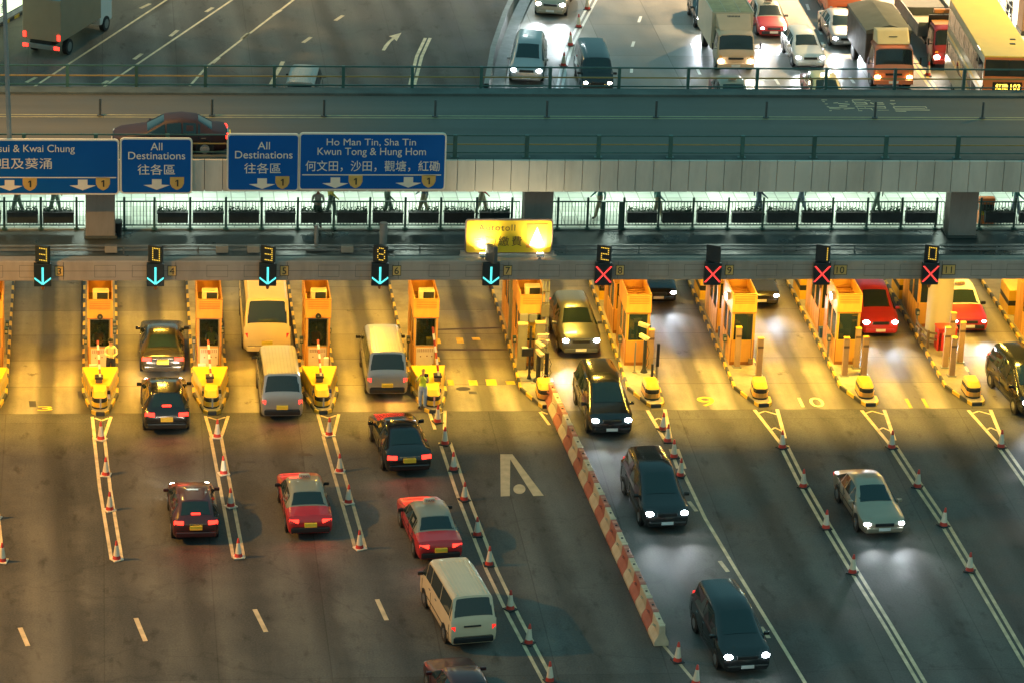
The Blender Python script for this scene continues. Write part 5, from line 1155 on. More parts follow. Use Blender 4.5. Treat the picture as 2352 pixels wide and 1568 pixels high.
# ------------------------------------------------------------------ trucks and the bus
CAB = [(0.0, .82, .42, .60, .82, .78, .90), (-0.05, .95, .36, .66, 1.02, .90, 1.10), (-0.12, .98, .36, .70, 1.14, .93, 1.20), (-0.34, .98, .36, .70, 1.2, .90, 1.98), (-0.6, .98, .36, .70, 1.2, .90, 2.10), (-1.45, .98, .36, .70, 1.2, .90, 2.10), (-1.55, .96, .4, .70, 1.2, .90, 1.9)]
def truck(name, pos, heading, cabmat, label, front, k=1.0, power=1.0):
    h = R(heading); root = empty(name, (pos[0], pos[1], 0.012), -h, label, 'truck'); root.scale = (k,) * 3
    loft(CAB, [cabmat], root)
    glass_top('windscreen', CAB[2], CAB[3], root, 0.05, 0.06, 0.95)
    glass_side(CAB, 3, 5, root)
    hm = {None: HEAD_OFF, 'cool': HEAD_C, 'warm': HEAD_W, 'amber': HEAD_O}[front]
    for s in (-1, 1): b = MB(); b.sphere((s * 0.76, -0.02, 0.66), 1.0, n=14, k=8, sc=(0.15, 0.09, 0.10)); b.build('headlight', hm, root, smooth=True)
    patch('grille', BLACK, root, 0, 0.012, 0.80, 0.8, 0.06, 0.10, False); patch('front_bumper', cabmat, root, 0, 0.02, 0.44, 1.9, 0.16, 0.24, False, 0.04)
    patch('number_plate', WHITE_P, root, 0, 0.105, 0.44, 0.46, 0.02, 0.12, False, 0)
    patch('indicator', M('indicator_amber', (0.7, 0.3, 0.03), 0.3), root, 0.80, -0.03, 0.92, 0.16, 0.1, 0.08)
    for s in (-1, 1):
        b = MB(); b.cyl((s * 0.95, -0.25, 1.25), (s * 1.22, -0.05, 1.35), 0.02, n=5); b.box((s * 1.24, -0.05, 1.45), (0.08, 0.12, 0.34)); b.build('wing_mirror', BLACK, root, bevel=0.01)
    if front: beams(root, 0.05, 0.66, 0.76, CAR_W * power, WARM, 80, 10)
    return root
def chassis(root, y1, w=0.95):
    b = MB(); b.bx(-0.42, 0.42, -1.4, y1, 0.52, 0.72); b.bx(-w, w, -2.0, y1, 0.72, 0.84); b.build('chassis', BLACK, root)
    wheels(root, (-0.75, y1 + 1.15), w, 0.40, 0.26)
# box truck
CABO = paint('cab_pale_orange', (0.62, 0.42, 0.26), 0.4); BOXW = paint('box_cream', (0.55, 0.47, 0.33), 0.5); BOXT = M('box_roof', (0.34, 0.29, 0.14), 0.6, grime=0.4)
t = truck('box_truck', at(1689, 158, 0.3), 180, CABO, 'cream box truck with bright headlights beyond the flyover', 'warm', 1.04)
chassis(t, -6.0)
b = MB(); b.bx(-1.08, 1.08, -6.0, -1.62, 0.84, 2.78); bx_ = b.build('cargo_box', BOXW, t, bevel=0.03)
b = MB(); b.bx(-1.06, 1.06, -5.98, -1.66, 2.783, 2.80)
b.build('box_roof', BOXT, bx_)
b = MB()
for s in (-1, 1): b.bx(s * 1.04, s * 1.10, -6.0, -1.62, 2.76, 2.83)
for k in range(2): b.bx(-0.4 + k * 0.75, -0.38 + k * 0.75, -5.98, -1.66, 2.80, 2.812)
b.build('roof_edge', BOXW, bx_)
b = MB(); b.add([(-0.9, -1.60, 2.72), (0.9, -1.60, 2.72), (0.82, -0.62, 2.12), (-0.82, -0.62, 2.12), (-0.9, -1.60, 2.08), (0.9, -1.60, 2.08)], [(0, 1, 2, 3), (0, 3, 4), (1, 5, 2), (2, 5, 4, 3)]); b.build('wind_deflector', CABO, t, bevel=0.03)
b = MB()
for k in range(9): b.bx(-0.34 + k * 0.075, -0.29 + k * 0.075, -1.585, -1.50, 2.60, 2.66)
o = b.build('blurred_lettering', INK, t)
for v in o.data.vertices: v.co.y = -1.60 + (2.72 - v.co.z) * (0.98 / 0.60) + (0.012 if v.co.y > -1.55 else 0.006)
# canvas truck
CABR = paint('cab_orange_red', (0.60, 0.17, 0.07), 0.4); CANV = M('grey_canvas', (0.20, 0.18, 0.13), 0.85, var=0.12, scale=1.2, bump=0.2, grime=0.3); CANS = M('canvas_stripes', (0.13, 0.10, 0.075), 0.85, var=0.3, scale=2.0, grime=0.5)
t = truck('canvas_truck', at(2051, 197, 0.3), 180, CABR, 'canvas topped truck with orange cab and amber headlights beyond the flyover', 'amber', 1.12)
chassis(t, -6.2)
b = MB(); b.bx(-1.08, 1.08, -6.2, -1.7, 0.84, 2.35); cb = b.build('canvas_side', CANS, t, bevel=0.03)
b = MB(); pr = [(-1.12, 2.30), (1.12, 2.30), (1.12, 2.45), (0, 2.72), (-1.12, 2.45)]
b.add([(x, -6.25, z) for x, z in pr] + [(x, -1.66, z) for x, z in pr], [(4, 3, 2, 1, 0), (5, 6, 7, 8, 9)] + [(k, (k + 1) % 5, 5 + (k + 1) % 5, 5 + k) for k in range(5)]); b.build('canvas_roof', CANV, t)
b = MB(); b.add([(-0.86, -1.3, 2.12), (0.86, -1.3, 2.12), (0.84, -1.35, 2.72), (-0.84, -1.35, 2.72), (-0.80, -0.5, 2.12), (0.80, -0.5, 2.12), (0.74, -1.0, 2.66), (-0.74, -1.0, 2.66)], [(3, 2, 1, 0), (4, 5, 6, 7), (0, 1, 5, 4), (1, 2, 6, 5), (2, 3, 7, 6), (3, 0, 4, 7)])
b.build('wind_deflector', paint('deflector_cream', (0.66, 0.50, 0.24), 0.4), t, bevel=0.06)
b = MB(); b.box((0.0, -0.76, 2.42), (0.40, 0.02, 0.05), rx=R(-43)); b.build('slot', BLACK, t)
# flatbed crane truck
t = truck('crane_truck', at(2186, 146, 0.4), 180, paint('cab_dark_red', (0.30, 0.02, 0.025), 0.35), 'flatbed truck with dark red cab and a small orange crane beside the bus', 'warm', 1.1, 0.4)
chassis(t, -8.5)
b = MB(); b.bx(-0.86, 0.86, -1.46, -0.62, 2.105, 2.13); b.build('lit_cab_roof', paint('cab_roof_lit_tone', (0.62, 0.25, 0.06), 0.4), t)  # lamplight on the red cab roof, put in as an orange sheet
BEDM = M('bed_grey', (0.16, 0.17, 0.15), 0.6, grime=0.5)
b = MB(); b.bx(-1.12, 1.12, -8.5, -2.9, 0.86, 0.92); b.bx(-1.15, -1.09, -8.5, -2.9, 0.86, 1.5); b.bx(1.09, 1.15, -8.5, -2.9, 0.86, 1.5); b.bx(-1.12, 1.12, -8.56, -8.5, 0.86, 1.5); b.bx(-1.12, 1.12, -2.9, -2.84, 0.86, 1.6); b.build('cargo_bed', BEDM, t)
b = MB(); b.bx(-1.05, 1.05, -6.2, -3.0, 0.925, 0.98); b.bx(-1.0, 1.0, -8.3, -6.4, 0.925, 1.35, 1); b.build('cargo', [M('load_tan', (0.34, 0.27, 0.15), 0.8, grime=0.3), M('load_dark', (0.07, 0.075, 0.065), 0.8)], t)
b = MB(); b.bx(-0.95, 0.95, -1.64, -1.56, 0.9, 2.35); b.build('headboard', BLACK, t)
b = MB(); b.box((-0.55, -2.3, 1.5), (0.5, 0.5, 1.4)); b.box((-0.5, -2.35, 2.5), (0.34, 0.9, 0.36), rx=R(25)); b.box((-0.1, -2.3, 2.35), (1.3, 0.22, 0.22)); b.build('crane', paint('crane_orange', (0.58, 0.20, 0.05), 0.5), t, bevel=0.03)
# double-deck bus
BUSY = paint('bus_yellow', (0.80, 0.53, 0.07), 0.4); BUSS = M('bus_side', (0.42, 0.38, 0.24), 0.35, var=0.1, scale=0.8, grime=0.2); BUSO = paint('bus_front_orange', (0.66, 0.20, 0.06), 0.4)
f = G(2319, 131.5, 4.4)
t = empty('double_deck_bus', (f.x, f.y, 0.012), -R(183), 'yellow double-deck bus on route 103 at the right, beyond the flyover', 'bus')
b = MB(); b.bx(-1.25, 1.25, -10.6, -0.02, 0.35, 4.36); b.build('body', BUSS, t, bevel=0.06)
b = MB(); b.bx(-1.27, 1.27, -10.62, 0.0, 4.34, 4.42); rf = b.build('roof', BUSY, t, bevel=0.03, seg=2)
b = MB()
for x, y in ((-0.55, -2.2), (-0.7, -3.0)): b.bx(x - 0.14, x + 0.14, y - 0.08, y + 0.08, 4.42, 4.45)
b.build('roof_hatch', BLACK, rf)
b = MB(); b.bx(-1.255, 1.255, -0.03, 0.012, 0.35, 4.33); b.build('front_panel', BUSO, t, bevel=0.01)
b = MB(); b.bx(-1.2, 1.2, -0.02, 0.02, 3.36, 4.22); fw = b.build('upper_windscreen', GLASS, t, bevel=0.01)
b = MB(); b.bx(-0.015, 0.015, 0.021, 0.03, 3.36, 4.22); b.build('mullion', BLACK, fw)
b = MB(); b.bx(-1.2, 1.2, 0.0, 0.025, 1.3, 2.3); b.build('windscreen', GLASS, t)
b = MB(); b.bx(-0.75, 0.75, 0.012, 0.035, 2.58, 3.06); ds = b.build('destination_sign', BLACK, t)
LEDB = E('destination_led', (1.0, 0.62, 0.05), 4.0)
text_obj('route_number', '103', 0.3, LEDB, (-0.42, 0.042, 2.82), (R(90), 0, R(180)), ds, bold=0.012, fit=(0.48, 0.28))
text_obj('destination', '紅磡', 0.3, LEDB, (0.28, 0.042, 2.82), (R(90), 0, R(180)), ds, bold=0.008, fit=(0.62, 0.30))
for s in (-1, 1):
    for z0, z1, y0 in ((3.0, 3.95, -0.3), (1.45, 2.25, -1.6)):
        b = MB(); b.bx(s * 1.252, s * 1.262, -10.3, y0, z0, z1); w_ = b.build('side_windows', GLASS, t)
        b = MB()
        for k in range(7): b.bx(s * 1.263, s * 1.268, -1.6 - k * 1.4, -1.54 - k * 1.4, z0, z1)
        b.build('pillars', BUSS, w_)
    b = MB(); b.bx(s * 1.251, s * 1.258, -10.6, -0.02, 2.45, 2.62); b.build('trim_band', BUSY, t)
patch('headlight', HEAD_W, t, 0.95, 0.02, 0.75, 0.3, 0.06, 0.2)
for s in (-1, 1): b = MB(); b.cyl((s * 1.2, 0.0, 2.9), (s * 1.45, 0.25, 2.6), 0.025, n=5); b.box((s * 1.46, 0.25, 2.35), (0.12, 0.16, 0.4)); b.build('wing_mirror', BLACK, t)
wheels(t, (-2.4, -8.0), 1.22, 0.48, 0.28)
# truck leaving at the top left
t = empty('box_truck', (*at(96, 113, 0.5), 0.012), -R(24), 'tan and grey box truck with red tail lights driving off at the top left', 'truck')
TANB = paint('tan_box', (0.30, 0.21, 0.13), 0.5)
b = MB(); b.bx(-1.1, 1.1, 0.0, 5.2, 0.95, 3.2); b.build('cargo_box', TANB, t, bevel=0.04)
b = MB(); b.bx(-1.08, 1.08, 0.03, 5.17, 3.203, 3.22); b.build('box_roof', M('box_roof_grey', (0.20, 0.21, 0.19), 0.6, grime=0.3), t)
b = MB(); b.bx(-1.0, 1.0, 5.35, 6.9, 0.45, 2.3); b.build('cab', P_WHITE, t, bevel=0.1)
b = MB(); b.bx(-0.9, 0.9, 6.86, 6.93, 1.3, 2.1); b.build('windscreen', GLASS, t)
b = MB(); b.bx(-0.5, 0.5, 0.1, 5.6, 0.6, 0.95); b.build('chassis', BLACK, t); b = MB(); b.bx(-1.05, 1.05, -0.08, 0.05, 0.5, 0.75); b.build('rear_bumper', STEEL, t, bevel=0.02)
for s in (-1, 1):
    b = MB(); b.bx(s * 0.75, s * 1.05, -0.12, -0.085, 0.55, 0.72); b.build('tail_light', TAIL_ON, t)
    b = MB(); b.bx(s * 0.9, s * 1.06, -0.03, -0.005, 1.05, 1.35); b.build('tail_light', TAIL_ON, t)
wheels(t, (1.2, 6.0), 1.05, 0.42, 0.26)

# ================================================================== cones, plastic barriers, street lamps, people
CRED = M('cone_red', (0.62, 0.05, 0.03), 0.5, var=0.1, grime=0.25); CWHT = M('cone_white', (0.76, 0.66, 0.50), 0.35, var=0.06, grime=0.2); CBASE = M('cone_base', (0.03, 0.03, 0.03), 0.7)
CREDB = M('cone_base_red', (0.40, 0.05, 0.03), 0.6, grime=0.3)
cones = {}
def cone(px, py, label, kind=0):
    p = G(px, py, 0.02)
    if kind not in cones:
        t = empty('traffic_cone', (0, 0, 0.012))
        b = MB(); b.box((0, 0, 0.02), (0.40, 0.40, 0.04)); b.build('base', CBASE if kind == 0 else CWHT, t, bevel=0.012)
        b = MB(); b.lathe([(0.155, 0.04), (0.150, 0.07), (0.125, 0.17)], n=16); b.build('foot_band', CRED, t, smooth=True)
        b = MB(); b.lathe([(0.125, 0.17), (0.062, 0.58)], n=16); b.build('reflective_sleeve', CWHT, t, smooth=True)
        b = MB(); b.lathe([(0.062, 0.58), (0.034, 0.75), (0.022, 0.765)], n=16); b.build('tip', CRED, t, smooth=True)
        cones[kind] = t
    else: t = copy_tree(cones[kind])
    t.location = (p.x, p.y, 0.012); t.rotation_euler = (random.uniform(-0.035, 0.035), random.uniform(-0.035, 0.035), random.uniform(-0.6, 0.6))
    tag(t, label, 'traffic cone', 'traffic cones along the lane lines')
rows = [('on the double line below island 3 and 4', 1, [(232, 1008), (243, 1090), (252, 1170), (268, 1283)]),
        ('on the double line below island 4 and 5', 1, [(499, 1003), (514, 1087), (530, 1162), (548, 1278)]),
        ('on the double line below island 5 and 6', 1, [(756, 998), (780, 1082), (800, 1154), (826, 1258)]),
        ('on the long double line below lane 6', 0, [(1005, 968), (1022, 1019), (1042, 1078), (1066, 1147), (1096, 1228), (1123, 1296), (1172, 1398), (1214, 1476), (1263, 1563)]),
        ('on the line at the far left edge', 1, [(5, 1288), (-10, 1190)]),
        ('beyond the near end of the plastic barriers', 0, [(1556, 1517), (1598, 1570)]),
        ('on the lane line below island 8 and 9', 0, [(1522, 986), (1533, 1013), (1548, 1049), (1562, 1092)]),
        ('on the double line below island 9 and 10', 0, [(1797, 1027), (1845, 1117), (1897, 1212), (1958, 1314)]),
        ('on the double line below island 10 and 11', 0, [(2048, 1027), (2107, 1117), (2167, 1206), (2227, 1310)]),
        ('on the line right of lane 11', 0, [(2299, 1026)]),
        ('beyond the flyover beside the curved wall lane', 0, [(1294, 152), (1310, 105), (1329, 63), (1349, 22)]),
        ('beside the crane truck beyond the flyover', 0, [(2131, 174)])]
for txt, kind, pts in rows:
    for i, (x, y) in enumerate(pts):
        cone(x, y, 'traffic cone %s%s' % (txt, ', %s from the gates' % nth(i) if len(pts) > 1 and 'flyover' not in txt else (', %s from the flyover' % nth(i) if len(pts) > 1 else '')), kind)

# row of red and white water-filled barriers
BRED = M('barrier_red', (0.40, 0.13, 0.09), 0.6, var=0.12, grime=0.35); BWHT = M('barrier_cream', (0.52, 0.44, 0.30), 0.6, var=0.1, grime=0.35)
a = G(1262, 918, 0.0); z = G(1519, 1484, 0.0); n = 20
d = Vector((z.x - a.x, z.y - a.y)); L = d.length / n; ang = math.atan2(d.y, d.x)
bproto = {}
for i in range(n):
    k = i % 2
    c = (a.x + d.x * (i + 0.5) / n, a.y + d.y * (i + 0.5) / n, 0.012)
    if k not in bproto:
        t = empty('plastic_barrier', c, ang)
        b = MB(); l = L / 2 - 0.01; pr = [(-0.27, 0.0), (0.27, 0.0), (0.27, 0.16), (0.13, 0.42), (0.11, 0.80), (-0.11, 0.80), (-0.13, 0.42), (-0.27, 0.16)]
        m = len(pr); b.add([(-l, y, zz) for y, zz in pr] + [(l, y, zz) for y, zz in pr], [tuple(range(m)), tuple(range(2 * m - 1, m - 1, -1))] + [(q, (q + 1) % m, m + (q + 1) % m, m + q) for q in range(m)])
        o = b.build('body', BRED if k == 0 else BWHT, t, bevel=0.03)
        b = MB(); b.cyl((0.0, 0, 0.80), (0.0, 0, 0.825), 0.045, n=10); b.build('filler_cap', BLACK, t)
        b = MB()
        for x in (-0.3, 0.3): b.bx(x - 0.09, x + 0.09, -0.09, 0.09, 0.80, 0.812)
        b.build('lifting_pads', BWHT if k else M('barrier_pale_red', (0.52, 0.22, 0.15), 0.55), t)
        b = MB(); b.cyl((0, -0.135, 0.52), (0, -0.118, 0.55), 0.12, n=14); b.cyl((0, 0.135, 0.52), (0, 0.118, 0.55), 0.12, n=14); b.build('moulded_disc', BRED if k == 0 else BWHT, t)
        bproto[k] = t
    else:
        t = copy_tree(bproto[k]); t.location = c
    tag(t, '%s water-filled barrier, %s from the crash cushion end of the row' % ('faded red' if k == 0 else 'cream white', nth(i)), 'plastic barrier', 'plastic barriers beside lane 8')

# curved wall between the carriageways beyond the flyover
wp = [G(x, y) for x, y in ((1120, 225), (1126, 192), (1135, 140), (1150, 94), (1163, 58), (1185, 10), (1212, -40))]
t = empty('median_wall', (wp[2].x, wp[2].y, 0), 0, 'low curved concrete wall between the two far carriageways', 'wall')
b = MB(); prv = None
for i, p in enumerate(wp):
    q = wp[min(i + 1, len(wp) - 1)] - wp[max(i - 1, 0)]; nn = Vector((q.y, -q.x, 0)).normalized()
    ring = [p - t.location + nn * o + Vector((0, 0, zz)) for o, zz in ((-0.30, 0), (-0.22, 0.75), (0.05, 0.75), (0.12, 0.12), (0.75, 0.10), (0.80, 0))]
    k0 = len(b.v); b.v += [tuple(v) for v in ring]
    if prv is not None:
        for j in range(5): b.f.append([prv + j, prv + j + 1, k0 + j + 1, k0 + j]); b.m.append(0)
    prv = k0
b.build('wall_face', M('median_concrete', (0.20, 0.21, 0.19), 0.6, grime=0.5), t)

# lit panel wall and painted kerb at the top left corner
a = G(-20, 75, 0); c = G(130, -10, 0); dd = (c - a); ang = math.atan2(dd.y, dd.x)
t = empty('lit_hoarding', (a.x, a.y, 0), ang, 'pale green lit advertising panel with a blue character in the top left corner', 'lit panel')
Lh = 12.0
b = MB(); b.bx(-8, Lh, 0.0, 0.35, 0.0, 0.18); b.bx(-8, Lh, 0.1, 0.3, 0.18, 0.45, 1); b.build('kerb_wall', [KBLK, WHTP], t)
b = MB()
for k in range(16): b.bx(-8 + k * 1.2, -7.4 + k * 1.2, -0.012, 0.0, 0.0, 0.18)
b.build('kerb_stripes', KYEL, t)
b = MB(); b.bx(-8, Lh, 0.12, 0.3, 0.50, 3.4); b.build('panel', E('hoarding_glow', (0.72, 0.86, 0.50), 1.0, (0.4, 0.45, 0.3)), t)
b = MB(); b.bx(-8, Lh, 0.105, 0.32, 0.46, 0.50); b.build('panel_edge', BLACK, t)
p = V(38, 0, a.y + 0.9); 
text_obj('lettering', '家', 1.0, BLUP, ((p - a).length * 0.72, 0.11, 0.95), (R(90), 0, 0), t, bold=0.01, fit=(0.55, 0.6))

# lamp post standing on the flyover edge
p = V(22, 300, 0.42)
t = empty('lamp_post', (p.x, 0.42, 10.0), 0, 'slim grey lamp post rising from the flyover edge at the left', 'lamp post')
b = MB(); b.cyl((0, 0, 0), (-0.25, 0, 13.0), 0.10, 0.07, n=12); b.cyl((0, 0, 0), (0, 0, 0.5), 0.15, n=12); b.build('pole', GALV, t, smooth=True)
b = MB(); b.cyl((-0.25, 0, 12.9), (-0.25, 1.8, 13.3), 0.05, n=8); b.build('arm', GALV, t); b = MB(); b.box((-0.25, 2.1, 13.3), (0.3, 0.8, 0.14)); h_ = b.build('lamp_head', GALV, t, bevel=0.03)
lamp('SPOT', 'street_light', (-0.25, 2.2, 13.1), STREET_W * 0.08, (1.0, 0.50, 0.10), t, rot=(0, 0, 0), spot_size=R(120), spot_blend=0.7, shadow_soft_size=0.3)
# tall street lamp left of the plaza: its light throws the cones' shadows to the right
def street_lamp(x, y, h, w, c, label, size=150):
    t = empty('street_lamp', (x, y, 0), 0, label, 'street lamp', 'tall street lamps round the plaza')
    b = MB(); b.cyl((0, 0, 0), (0, 0, h), 0.16, 0.09, n=12); b.build('pole', GALV, t, smooth=True); b = MB(); b.box((0, 0, h + 0.1), (0.9, 0.5, 0.2)); b.build('lamp_head', GALV, t, bevel=0.04); b = MB(); b.bx(-0.36, 0.36, -0.18, 0.18, h - 0.02, h); b.build('lens', E('street_lens', (1.0, 0.75, 0.4), 10.0), t)
    lamp('SPOT', 'street_light', (0, 0, h - 0.1), w, c, t, rot=(0, 0, 0), spot_size=R(size), spot_blend=0.5, shadow_soft_size=0.25)
street_lamp(-37, -17, 20, STREET_W, (1.0, 0.44, 0.035), 'tall street lamp left of the plaza')
street_lamp(8, -72, 30, STREET_W * 0.08, (1.0, 0.62, 0.26), 'added unseen street lamp warming the fascia from the viewpoint side')  # unseen lamp added for warm light on the fascia and the right side
street_lamp(29, 68, 15, STREET_W * 2.0, (1.0, 0.66, 0.34), 'tall street lamp behind the bus', 130)
street_lamp(36, 16, 22, STREET_W * 0.25, (1.0, 0.62, 0.16), 'tall street lamp right of the flyover')
street_lamp(38, 44, 13, STREET_W * 0.4, (1.0, 0.66, 0.2), 'tall street lamp beside the bus')
street_lamp(-6, 76, 16, STREET_W * 0.42, (1.0, 0.64, 0.24), 'tall street lamp on the far left road')
street_lamp(-34, 66, 12, STREET_W * 0.6, (0.85, 1.0, 0.92), 'white lamp added for the glow of the lit panel')  # added lamp standing in for the white spill of the lit panel
street_lamp(8, 72, 12, STREET_W * 0.15, (0.82, 0.95, 0.95), 'white street lamp by the curved wall')

# pavement, railing, pillar and standing person at the top right
pv = sheet('pavement', [(32.6, 90), (33.4, 60), (34.0, 45), (34.0, 30), (60, 30), (60, 90)], 0.14, TILE)
b = MB(); b.bx(-0.15, 0.15, -25, 25, 0, 0.145); b.build('kerb', PARAP, None, loc=(33.35, 60, 0), rz=R(1.5))['kind'] = 'structure'
p = G(2322, 62, 0.15)
t = empty('pavement_railing', (p.x, p.y, 0.15), 0, 'silver railing on the bright pavement at the top right', 'railing')
for y in (0, 1.6, 3.2, 4.8):
    b = MB(); b.cyl((0.02 * y, y, 0), (0.02 * y, y, 1.1), 0.04, n=8); b.build('post', CHROME, t, smooth=True)
for z_ in (1.05, 0.6): b = MB(); b.cyl((0, 0, z_), (0.1, 4.8, z_), 0.03, n=6); b.build('rail', CHROME, t)
p = G(2352, 82, 0.15)
t = empty('brown_pillar', (p.x + 0.55, p.y, 0.15), 0, 'brown square pillar at the right edge beside the bus', 'pillar')
b = MB(); b.bx(-0.7, 0.7, 0, 1.2, 0, 5.0); b.build('shaft', M('brown_cladding', (0.24, 0.14, 0.085), 0.5, grime=0.2), t, bevel=0.03); b = MB(); b.bx(-0.74, 0.74, -0.04, 1.24, 0, 0.25); b.build('base', BLACK, t)
lamp('AREA', 'shelter_light', (p.x + 0.8, p.y + 3.2, 4.6), 420, (1.0, 0.97, 0.9), None, rot=(0, 0, 0), shape='RECTANGLE', size=3, size_y=5)
for x0, y0, x1, y1, lab in ((2096, 148, 2097, 72, 'tall thin yellow pole beside the canvas truck'),):
    p = G(x0, 200, 0); q = V(x1 - 4, 105, p.y)
    t = empty('marker_pole', (p.x - 0.6, p.y, 0.01), 0, lab, 'pole')
    b = MB(); b.cyl((0, 0, 0), (0.05, 0, q.z), 0.045, n=8); b.build('shaft', M('pole_yellow', (0.5, 0.38, 0.12), 0.5), t, smooth=True); b = MB(); b.cyl((0, 0, 0), (0, 0, 0.08), 0.15, n=10); b.build('foot', BLACK, t)

# ------------------------------------------------------------------ people
SKIN = M('skin', (0.42, 0.24, 0.15), 0.55, var=0.05); HAIR = M('hair_black', (0.012, 0.011, 0.010), 0.5)
def cloth(n, c): return M('cloth_' + n, c, 0.85, var=0.15, scale=8)
def person(loc, rz, shirt, trousers, label, pose='stand', hat=None, vest=None, group=None, seat=False):
    """one continuous body grown over a posed skeleton; materials by body region"""
    J = {}; Ed = []
    def j(n, p, r, par=None, reg='skin'):
        J[n] = (p, r, reg)
        if par: Ed.append((par, n))
    walk = 0.22 if pose == 'walk' else 0.03
    j('pelvis', (0, 0, 0.95), (0.155, 0.11), None, 'trousers')
    j('waist', (0, 0, 1.08), (0.145, 0.10), 'pelvis', 'shirt'); j('chest', (0, 0.0, 1.30), (0.175, 0.115), 'waist', 'shirt'); j('collar', (0, 0, 1.44), (0.10, 0.085), 'chest', 'shirt')
    j('neck', (0, -0.01, 1.52), (0.052, 0.055), 'collar'); j('jaw', (0, -0.02, 1.60), (0.068, 0.08), 'neck'); j('head', (0, -0.01, 1.68), (0.078, 0.095), 'jaw'); j('crown', (0, 0.005, 1.745), (0.062, 0.078), 'head', 'hair')
    for s, nm in ((-1, 'l'), (1, 'r')):
        f = s * walk
        j('hip' + nm, (s * 0.095, 0, 0.90), (0.120, 0.125), 'pelvis', 'trousers'); j('knee' + nm, (s * 0.105, -0.02 - f * 0.5, 0.50), (0.092, 0.098), 'hip' + nm, 'trousers')
        j('ankle' + nm, (s * 0.11, 0.02 - f, 0.09), (0.064, 0.068), 'knee' + nm, 'trousers'); j('toe' + nm, (s * 0.125, -0.15 - f, 0.045), (0.040, 0.036), 'ankle' + nm, 'shoe')
        j('sho' + nm, (s * 0.185, 0.0, 1.40), (0.068, 0.068), 'collar', 'shirt')
        if pose == 'hold':
            el = (s * 0.25, -0.05, 1.15); wr = (s * 0.08, -0.24, 1.13)
        elif pose == 'photo':
            el = (s * 0.24, -0.16, 1.22); wr = (s * 0.07, -0.26, 1.50)
        elif pose == 'walk':
            el = (s * 0.23, 0.04 + f * 0.5, 1.13); wr = (s * 0.22, -0.08 + f, 0.92)
        else:
            el = (s * 0.24, 0.02, 1.13); wr = (s * 0.23, -0.05, 0.88)
        j('elb' + nm, el, (0.052, 0.052), 'sho' + nm, 'shirt'); j('wri' + nm, wr, (0.029, 0.029), 'elb' + nm, 'shirt')
        dv = (Vector(wr) - Vector(el)).normalized(); side = dv.cross(Vector((0, 0, 1) if abs(dv.z) < 0.7 else (0, 1, 0))).normalized()
        pm = Vector(wr) + dv * 0.075; j('palm' + nm, tuple(pm), (0.036, 0.024), 'wri' + nm, 'skin')
        if pose in ('hold', 'photo'):
            for q in range(4):
                o = side * (q - 1.5) * 0.021; ln = (0.062, 0.072, 0.068, 0.052)[q]
                m1 = pm + dv * 0.045 + o; m2 = m1 + dv * ln * 0.55 + Vector((0, 0, -0.02)); j('fk%s%d' % (nm, q), tuple(m1), (0.0095, 0.0095), 'palm' + nm); j('ft%s%d' % (nm, q), tuple(m2), (0.008, 0.008), 'fk%s%d' % (nm, q))
            m1 = pm - side * 0.045 * s; j('th' + nm, tuple(m1 + dv * 0.02), (0.011, 0.011), 'palm' + nm)
    names = list(J); me = bpy.data.meshes.new('body'); me.from_pydata([J[n][0] for n in names], [(names.index(a_), names.index(c_)) for a_, c_ in Ed], [])
    o = bpy.data.objects.new('body', me); col.objects.link(o)
    sk = o.modifiers.new('skin', 'SKIN'); sk.use_smooth_shade = True
    for i_, n_ in enumerate(names):
        me.skin_vertices[0].data[i_].radius = J[n_][1]
    me.skin_vertices[0].data[0].use_root = True
    sb = o.modifiers.new('sub', 'SUBSURF'); sb.levels = 1; sb.render_levels = 1
    dg = bpy.context.evaluated_depsgraph_get(); m2 = bpy.data.meshes.new_from_object(o.evaluated_get(dg)); bpy.data.objects.remove(o)
    mats = {'skin': 0, 'shirt': 1, 'trousers': 2, 'hair': 3, 'shoe': 4, 'vest': 5}
    m2.materials.clear()
    for mm in (SKIN, shirt, trousers, HAIR, BLACK, vest or shirt): m2.materials.append(mm)
    # split long bones by region: the nearest point on a bone decides
    seg = [(Vector(J[a_][0]), Vector(J[c_][0]), J[a_][2], J[c_][2]) for a_, c_ in Ed]
    for p in m2.polygons:
        c_ = p.center; best = None
        for u, w, ra, rb_ in seg:
            L_ = (w - u); t_ = max(0, min(1, (c_ - u).dot(L_) / max(L_.length_squared, 1e-9))); d_ = (u + L_ * t_ - c_).length
            if best is None or d_ < best[0]: best = (d_, rb_ if t_ > 0.45 else ra)
        rg = best[1]
        if c_.z > 1.66 and (c_.y > 0.0 or c_.z > 1.735): rg = 'hair'
        if vest and rg == 'shirt' and abs(c_.x) < 0.19: rg = 'vest'
        p.material_index = mats[rg]; p.use_smooth = True
    root = empty('person', loc, rz, label, 'person', group)
    ob = bpy.data.objects.new('body', m2); col.objects.link(ob); ob.parent = root
    b = MB()
    for s in (-1, 1): b.sphere((s * 0.03, -0.098, 1.675), 0.010, n=8, k=5)
    b.build('eyes', BLACK, root, smooth=True)
    b = MB(); b.sphere((0, -0.112, 1.645), 0.016, n=8, k=5, sc=(0.8, 1, 1.5)); b.build('nose', SKIN, root, smooth=True)
    b = MB(); b.box((0, -0.102, 1.60), (0.045, 0.012, 0.010)); b.build('mouth', M('lips', (0.30, 0.10, 0.08), 0.5), root, bevel=0.003)
    b = MB()
    for s in (-1, 1): b.sphere((s * 0.08, 0.0, 1.66), 0.022, n=8, k=5, sc=(0.4, 0.8, 1.3))
    b.build('ears', SKIN, root, smooth=True)
    if hat:
        b = MB(); b.lathe([(0.105, 1.715), (0.112, 1.75), (0.09, 1.80), (0.04, 1.815)], n=14); b.box((0, -0.13, 1.718), (0.15, 0.10, 0.014)); b.build('cap', hat, root, smooth=True)
    return root
